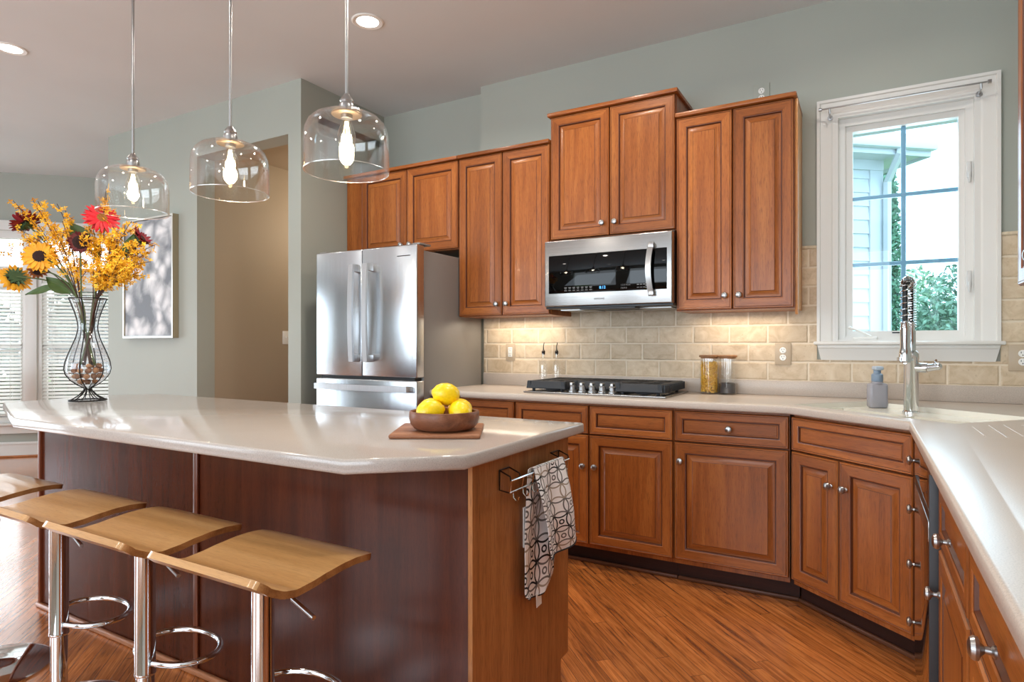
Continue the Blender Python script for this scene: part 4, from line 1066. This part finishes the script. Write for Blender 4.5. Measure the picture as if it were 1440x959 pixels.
HEM = simple('towel_hem', (34, 34, 38), .9, nstr=0)
tw = thing('kitchen_towel', 'white kitchen towel with black and grey petal pattern on the wire rack', 'towel', (PX+bxo, 1.73, .810))
ox, oy, oz = PX+bxo, 1.70, .810
def longlayer(u, v):     # v 0 at the bar, 1 at the hem; u across
    y = 1.597+u*(.235-.01*v*v); z = .816-.400*v-.012*sin(pi*u)*v
    if v > .93: y = 1.597+(y-1.597-.085)*(1-.35*((v-.93)/.07)**2)+.085 if True else y
    x = -.006-.018*min(1, v*2)+.008*sin(u*9+v*2)*min(1, v*3)
    return (x, y-oy, z-oz)
def flap(u, v):
    y = 1.620+.210*u+v*.078*(.3+.7*v); z = .816-.292*v+.012*u*v-.01*sin(pi*u)*v
    x = .004+.022*min(1, v*1.6)+.012*sin(u*7.5+1.0+v)*min(1, v*3)-.012*v*v
    return (x, y-oy, z-oz)
def over(u, v):
    a = pi*v; y = 1.597+u*.215; y2 = 1.625+.205*u; 
    return (-.006+.005-.0055*cos(a), y+(y2-y)*v-oy, .816+.0065*sin(a)-oz)
m = MB(); m.sheet(longlayer, 24, 40, .002, uv=True); m.build('back_half', m_t, tw, smooth=70)
m = MB(); m.sheet(flap, 24, 30, .002, uv=True); m.build('front_half', m_t, tw, smooth=70)
m = MB(); m.sheet(over, 24, 8, .002, uv=True); m.build('fold', m_t, tw, smooth=70)
m = MB(); m.tube([longlayer(i/20, 1) for i in range(21)], .0028, 6).tube([flap(i/20, 1) for i in range(21)], .0028, 6).build('hem', HEM, tw)
o = MB().box((-.024, -.044, -.440), (-.0225, -.010, -.398), M=Matrix.Identity(4)).build('care_label', WHITEP, tw, label='white care label')
o.rotation_euler = (radians(4), 0, 0)

# ---------------------------------------------------------------- framed picture
t = thing('framed_picture', 'grey and white abstract floral canvas in a silver frame on the breakfast-room wall', 'picture', (-5.085, 2.944, 1.735))
m_p, nt, b = new('floral_canvas'); v = objcoord(nt, (1, 1, 1), rnd=False)
n0 = nd(nt, 'ShaderNodeTexNoise'); n0.inputs['Scale'].default_value = 3; nt.links.new(v, n0.inputs['Vector'])
ad = nd(nt, 'ShaderNodeVectorMath', operation='MULTIPLY_ADD'); nt.links.new(n0.outputs['Color'], ad.inputs[0]); ad.inputs[1].default_value = (.35, .35, .35); nt.links.new(v, ad.inputs[2])
vo = nd(nt, 'ShaderNodeTexVoronoi', feature='SMOOTH_F1'); vo.inputs['Scale'].default_value = 6.5; vo.inputs['Smoothness'].default_value = .35; nt.links.new(ad.outputs[0], vo.inputs['Vector'])
f = noise(nt, v, 5, 5, .6, 1.5)
k = mth(nt, 'ADD', mth(nt, 'MULTIPLY', vo.outputs['Distance'], .8), mth(nt, 'MULTIPLY', f, .55))
nt.links.new(ramp(nt, k, [(.30, lin((240, 238, 238))), (.5, lin((214, 214, 216))), (.66, lin((172, 174, 178))), (.85, lin((120, 124, 130)))]), b.inputs['Base Color']); b.inputs['Roughness'].default_value = .6
bump(nt, b, f, .3, .01)
MB().box((-.335, -.040, -.472), (.335, -.012, .472)).build('canvas', m_p, t)
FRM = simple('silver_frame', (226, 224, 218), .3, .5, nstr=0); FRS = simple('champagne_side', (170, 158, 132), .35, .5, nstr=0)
m = MB()
for lo, hi in (((-.352, -.050, -.49), (-.337, 0, .49)), ((.337, -.050, -.49), (.352, 0, .49)), ((-.337, -.050, -.49), (.337, 0, -.475)), ((-.337, -.050, .475), (.337, 0, .49))): m.box(lo, hi)
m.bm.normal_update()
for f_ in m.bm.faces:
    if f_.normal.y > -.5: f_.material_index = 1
m.build('frame', [FRM, FRS], t)

# ---------------------------------------------------------------- dining chair in the breakfast room
FAB = simple('grey_fabric', (150, 148, 146), .9, nscale=200, nstr=.3)
t = thing('dining_chair', 'grey upholstered dining chair by the bay window, mostly out of frame', 'chair', (-6.98, 2.28, 0), radians(60))
MB().box((-.24, -.24, .40), (.24, .24, .49), bev=.03, seg=3).build('seat', FAB, t)
MB().box((-.235, -.03, 0), (.235, .04, .50), bev=.025, seg=3, M=Matrix.Translation((0, .23, .455)) @ Matrix.Rotation(radians(-12), 4, 'X')).build('backrest', FAB, t)
for x in (-.2, .2):
    for y in (-.2, .2): MB().cyl((x, y, 0), (x*.97, y*.97, .42), .014, .022, 12).build('leg', WALNUT, t)

# ---------------------------------------------------------------- vase with flowers
VX, VY = -3.325, 1.605
t = thing('vase', 'tall clear glass vase in a black wire cradle on the island', 'vase', (VX, VY, IT))
vp = [(.016, .066), (.040, .080), (.068, .103), (.088, .132), (.0945, .158), (.090, .192), (.077, .232), (.060, .275), (.046, .312), (.0385, .345), (.037, .362), (.040, .392), (.050, .430), (.063, .468), (.075, .502)]
inner = [(r-.003, z+.001) for r, z in vp[::-1]]
MB().lathe([(0, .064)]+vp+[(.0735, .504)]+inner+[(0, .070)], 56, cap=False).build('glass_body', thin_glass('vase_glass', (.97, .975, .985), .05, .8), t, smooth=60)
m = MB()
for k in range(6):
    a = k*pi/3+.25; u = Vector((cos(a), sin(a), 0))
    m.tube([u*(r+.0035)+Vector((0, 0, z)) for r, z in vp[::-1]]+[u*.014+Vector((0, 0, .058)), u*.020+Vector((0, 0, .048)), u*.040+Vector((0, 0, .026)), u*.074+Vector((0, 0, .005))], .0026, 6)
    a += pi/6; u = Vector((cos(a), sin(a), 0)); m.tube([u*.012+Vector((0, 0, .060)), u*.040+Vector((0, 0, .028)), u*.072+Vector((0, 0, .005))], .0022, 6)
m.tube([(.0785*cos(2*pi*k/40), .0785*sin(2*pi*k/40), .503) for k in range(40)], .0028, 6, closed=True)
m.tube([(.016*cos(2*pi*k/20), .016*sin(2*pi*k/20), .057) for k in range(20)], .003, 6, closed=True)
for r in (.078, .066): m.tube([(r*cos(2*pi*k/40), r*sin(2*pi*k/40), .0035) for k in range(40)], .003, 6, closed=True)
for k in range(30):
    a = 2*pi*k/30; c = Vector((.072*cos(a), .072*sin(a), .005)); m.tube([c+Vector((.007*cos(a+q*pi/4), .007*sin(a+q*pi/4), .0025*sin(q*pi/2))) for q in range(8)], .0015, 4, closed=True)
m.build('wire_cradle', IRON, t)
rnd = random.Random(9)
POT = [simple('cone_brown', (128, 84, 54), .8, nscale=50, var=.35, nstr=.4), simple('cone_tan', (176, 126, 84), .8, nscale=50, var=.3, nstr=.4)]
cnt = 0
for z, R_, n in ((.095, .030, 4), (.122, .056, 9), (.150, .060, 10), (.172, .052, 7)):
    for k in range(n):
        a = 2*pi*k/n+rnd.uniform(-.2, .2)+z*30; r = R_*rnd.uniform(.92, 1.03)
        s = .0155*rnd.uniform(.85, 1.1)
        mb = MB().ell((0, 0, 0), (s, s*rnd.uniform(.75, .95), s*rnd.uniform(.7, .9)), u=10, v=7)
        for v in mb.bm.verts: v.co *= 1+rnd.uniform(-.10, .10)
        o = mb.build('dried_pod', POT[k % 2], loc=(VX+r*cos(a), VY+r*sin(a), IT+z), smooth=60)
        tag(o, 'small brown dried pod lying in the bottom of the glass vase', 'dried pod', 'dried pods in the vase')

STEM = simple('stem_green', (74, 92, 48), .6, nstr=0); TWIG = simple('twig_brown', (74, 50, 38), .8, nstr=.2)
LEAF = simple('leaf_green', (66, 90, 44), .55, nscale=30, var=.2, nstr=.1); SEPAL = simple('sepal_green', (70, 96, 60), .6, nstr=0)
YEL = simple('petal_yellow', (244, 172, 30), .55, nscale=20, var=.15, nstr=0); FORS = simple('blossom_yellow', (250, 190, 40), .55, nscale=12, var=.15, nstr=0)
RED = simple('petal_red', (206, 28, 44), .5, nscale=20, var=.2, nstr=0); MAR = simple('petal_maroon', (128, 16, 36), .55, nscale=20, var=.25, nstr=0); DRED = simple('petal_dark_red', (96, 14, 22), .55, nscale=20, var=.25, nstr=0)
DISC = simple('disc_dark', (44, 22, 20), .9, nscale=300, var=.5, nstr=.6); DISCT = simple('disc_tan', (140, 92, 40), .9, nscale=300, var=.4, nstr=.6)
def stem_path(tip, seed):
    r = random.Random(seed); tip = Vector(tip); a = atan2(tip.y-VY, tip.x-VX)
    b0 = Vector((VX-.022*cos(a)+r.uniform(-.012, .012), VY-.022*sin(a)+r.uniform(-.012, .012), IT+.175))
    nk = Vector((VX+.018*cos(a)+r.uniform(-.008, .008), VY+.018*sin(a)+r.uniform(-.008, .008), IT+.36))
    mid = nk+(nk-b0).normalized()*.10
    dh = sqrt((tip.x-VX)**2+(tip.y-VY)**2); rr = min(.050, .02+dh*.2)
    rim = Vector((VX+rr*cos(a), VY+rr*sin(a), IT+.505)); mid = rim.lerp(tip, .35)+Vector((0, 0, .10*min(1, dh/.2)*(.5+.5*min(1, max(0, (tip.z-IT-.5)/.2)))))
    up = bez(rim, mid, tip, 11)
    return b0, [b0, nk, nk.lerp(rim, .5)-Vector((cos(a), sin(a), 0))*.006]+up
def leaf_shape(mb, base, tip, wd, mi=0, droop=.0):
    base, tip = Vector(base), Vector(tip); d = tip-base; s = d.cross(Vector((.75, -.36, .55))).normalized(); up = s.cross(d).normalized()
    mb.sheet(lambda u, v: base+d*u+s*(v-.5)*wd*(sin(pi*u**.75))*1.0+up*(.12*wd*abs(v-.5)*2-droop*u*u), 8, 4, mi=mi)
def flower(name, label, tip, nrm, R, npet, pm, rd, dm, wd=.3, layers=2, seed=0, cup=.15, leaves=(), group=None, stem_t=.0035, back=True):
    b0, path = stem_path(tip, seed); r = random.Random(seed)
    t = thing(name, label, 'flower', b0, group=group)
    n = Vector(nrm).normalized(); tip = Vector(tip)
    MB().tube([p-b0 for p in path[:-1]]+[tip-n*.012-b0], stem_t, 7).build('stem', STEM, t)
    a0 = n.orthogonal().normalized(); a1 = n.cross(a0); m = MB()
    for ly in range(layers):
        for k in range(npet):
            a = 2*pi*(k+.5*ly)/npet+r.uniform(-.08, .08); L = R*r.uniform(.88, 1.05)*(1-.08*ly); u = a0*cos(a)+a1*sin(a); s = n.cross(u)
            w0 = R*wd*r.uniform(.85, 1.1); tw = r.uniform(-.25, .25); cu_ = cup*r.uniform(.5, 1.4)
            def F(x, y):
                rr = rd*.8+(L-rd*.8)*x; h = .010*ly*R/.08+cu_*R*(x*x)-.18*R*x**3*r_; ww = w0*(sin(pi*(.12+.86*x))**.8)
                return tip-b0+u*rr+s*(y-.5)*ww+n*(h+tw*(y-.5)*ww*.6-.12*w0*(1-(2*y-1)**2))
            r_ = r.uniform(.2, 1.0)
            m.sheet(F, 6, 2)
    m.build('petals', pm, t, smooth=60)
    R3 = n.to_track_quat('Z', 'Y').to_matrix().to_4x4()
    M = Matrix.Translation(tip-b0) @ R3
    MB().lathe([(0, -.004), (rd, -.002), (rd*1.03, .004), (rd*.8, .011), (rd*.4, .012), (0, .009)], 28, M=M).build('disc', dm, t, smooth=60) if False else MB().merge(_disc(rd), M).build('disc', dm, t, smooth=60)
    if back:
        m = MB()
        for k in range(16):
            a = 2*pi*k/16+r.uniform(-.1, .1); u = a0*cos(a)+a1*sin(a); L = rd*r.uniform(1.2, 1.7)
            leaf_shape(m, tip-b0-n*.010+u*rd*.3, tip-b0-n*.014+u*L, .014)
        m.merge(_disc(rd*.75), Matrix.Translation(tip-b0-n*.012) @ R3)
        m.build('sepals', SEPAL, t, smooth=60)
    if leaves:
        m = MB()
        for la, lb, lw in leaves: leaf_shape(m, Vector(la)-b0, Vector(lb)-b0, lw, droop=.01)
        m.build('leaf', LEAF, t, smooth=60)
    return t
def _disc(rd):
    t = bmesh.new(); pr = [(rd, -.003), (rd*1.03, .003), (rd*.85, .010), (rd*.45, .009), (0, .006)]; n = 28; rings = []
    for r, z in pr: rings.append([t.verts.new((r*cos(2*pi*k/n), r*sin(2*pi*k/n), z)) for k in range(n)] if r else [t.verts.new((0, 0, z))])
    for a, b_ in zip(rings, rings[1:]):
        for k in range(n):
            t.faces.new([a[k], a[(k+1) % n]]+([b_[(k+1) % n], b_[k]] if len(b_) > 1 else [b_[0]]))
    t.faces.new(rings[0][::-1]); bmesh.ops.recalc_face_normals(t, faces=t.faces); return t
TC = Vector((.868, -.39, -.08)); RT = Vector((.868, .497, 0)); UPV = Vector((0, 0, 1))    # towards the room, along the bouquet, up
TC = Vector((.90, -.43, -.05))
flower('sunflower', 'large yellow sunflower with dark centre facing the room', (-3.500, 1.475, 1.620), TC*.9+RT*-.15+UPV*.2, .082, 17, YEL, .033, DISC, .26, 2, 1,
       leaves=[((-3.395, 1.56, 1.435), (-3.50, 1.50, 1.525), .085)])
flower('sunflower', 'yellow sunflower at the outer side of the bouquet turned away, green back showing', (-3.640, 1.430, 1.520), TC*-.55+RT*-.35+UPV*-.45, .078, 17, YEL, .036, DISC, .26, 2, 2,
       leaves=[((-3.46, 1.53, 1.475), (-3.60, 1.45, 1.440), .052)])
flower('sunflower', 'small brown-orange sunflower below the large yellow one', (-3.535, 1.480, 1.555), TC*.8+RT*.3-UPV*.5, .045, 14, simple('petal_brown', (150, 84, 34), .6, nscale=20, var=.3, nstr=0), .022, DISC, .3, 1, 3)
flower('gerbera', 'bright red daisy with tan centre high in the bouquet', (-3.268, 1.640, 1.812), TC*.8+RT*.25+UPV*.45, .090, 18, RED, .027, DISCT, .22, 2, 4, cup=.05,
       leaves=[((-3.33, 1.60, 1.69), (-3.39, 1.56, 1.79), .085)])
flower('gerbera', 'dark red flower with nearly black centre in the middle of the bouquet', (-3.335, 1.575, 1.690), TC*.95+UPV*.1, .055, 16, DRED, .034, DISC, .3, 2, 5)
flower('gerbera', 'maroon flower behind yellow blossoms, high on the window side', (-3.594, 1.457, 1.786), RT*-.5+TC*-.1+UPV*.8, .080, 16, MAR, .030, DISC, .26, 2, 6, cup=.3)
flower('gerbera', 'maroon flower seen from the side, on the picture side of the bouquet', (-3.104, 1.737, 1.715), RT*.75+UPV*.55+TC*-.1, .062, 14, MAR, .024, DISC, .28, 2, 7, cup=.4,
       leaves=[((-3.16, 1.70, 1.62), (-3.13, 1.72, 1.74), .06)])

def forsythia(tip, label, seed, dens=26, start=.35, side=2):
    b0, path = stem_path(tip, seed); r = random.Random(seed*7+1)
    t = thing('forsythia_branch', label, 'flower branch', b0, group='yellow blossom branches in the vase')
    pts = [p-b0 for p in path]; n = len(pts)
    m = MB().tube(pts, [.0032-.0018*i/(n-1) for i in range(n)], 6)
    tips = [(pts, start)]
    for k in range(side):
        i = int(n*r.uniform(.45, .8)); d = (pts[-1]-pts[i]); q = pts[i]+Vector((r.uniform(-.07, .07), r.uniform(-.07, .07), r.uniform(.0, .09)))+d*.4
        sp_ = bez(pts[i], pts[i]+(q-pts[i])*.5+Vector((0, 0, .015)), q, 5); m.tube(sp_, .0016, 5); tips.append((sp_, .3))
    m.build('stem', TWIG, t)
    m = MB()
    for P, s0 in tips:
        cnt = dens if P is pts else int(dens*.5)
        for k in range(cnt):
            f = s0+(1-s0)*(k+r.random())/cnt; x = f*(len(P)-1); i = min(int(x), len(P)-2); c = P[i].lerp(P[i+1], x-i)
            c = c+Vector((r.gauss(0, .012), r.gauss(0, .012), r.gauss(0, .012)))
            nn = Vector((r.gauss(0, 1), r.gauss(0, 1), r.gauss(0, 1))).normalized(); a0 = nn.orthogonal().normalized(); a1 = nn.cross(a0); L = r.uniform(.013, .020)
            for q in range(4):
                a = q*pi/2+r.uniform(-.2, .2); u = a0*cos(a)+a1*sin(a); s = nn.cross(u)*.0048
                m.poly([c, c+u*L*.5+s+nn*.004, c+u*L+nn*.002, c+u*L*.5-s+nn*.004])
    m.build('blossoms', FORS, t, smooth=0)
PLAIN = 'yellow blossom branch among the dense sprays of the vase bouquet'
for i, (tip, lab) in enumerate([
    ((-3.651, 1.424, 1.901), 'yellow blossom branch reaching highest on the window side of the bouquet'),
    ((-3.569, 1.471, 1.908), None), ((-3.426, 1.553, 1.855), None),
    ((-3.255, 1.655, 1.975), 'yellow blossom branch standing tallest, behind the pendant glass'),
    ((-3.720, 1.385, 1.655), 'thin sparse blossom branch sticking out past the turned-away sunflower'),
    ((-3.040, 1.775, 1.685), 'yellow blossom branch reaching farthest over the framed picture'),
    ((-3.090, 1.745, 1.530), None), ((-3.143, 1.715, 1.800), None), ((-3.615, 1.445, 1.725), None), ((-3.478, 1.523, 1.775), None), ((-3.204, 1.68, 1.735), None),
    ((-3.16, 1.70, 1.60), None), ((-3.22, 1.66, 1.55), None), ((-3.40, 1.57, 1.62), None), ((-3.10, 1.72, 1.63), None), ((-3.30, 1.62, 1.70), None), ((-3.25, 1.65, 1.80), None), ((-3.06, 1.76, 1.60), None), ((-3.18, 1.69, 1.67), None), ((-3.14, 1.71, 1.49), None)]):
    forsythia(tip, lab or PLAIN, 40+i, 12 if i == 4 else 30, .55 if i == 4 else .38, 1 if i == 4 else 3)
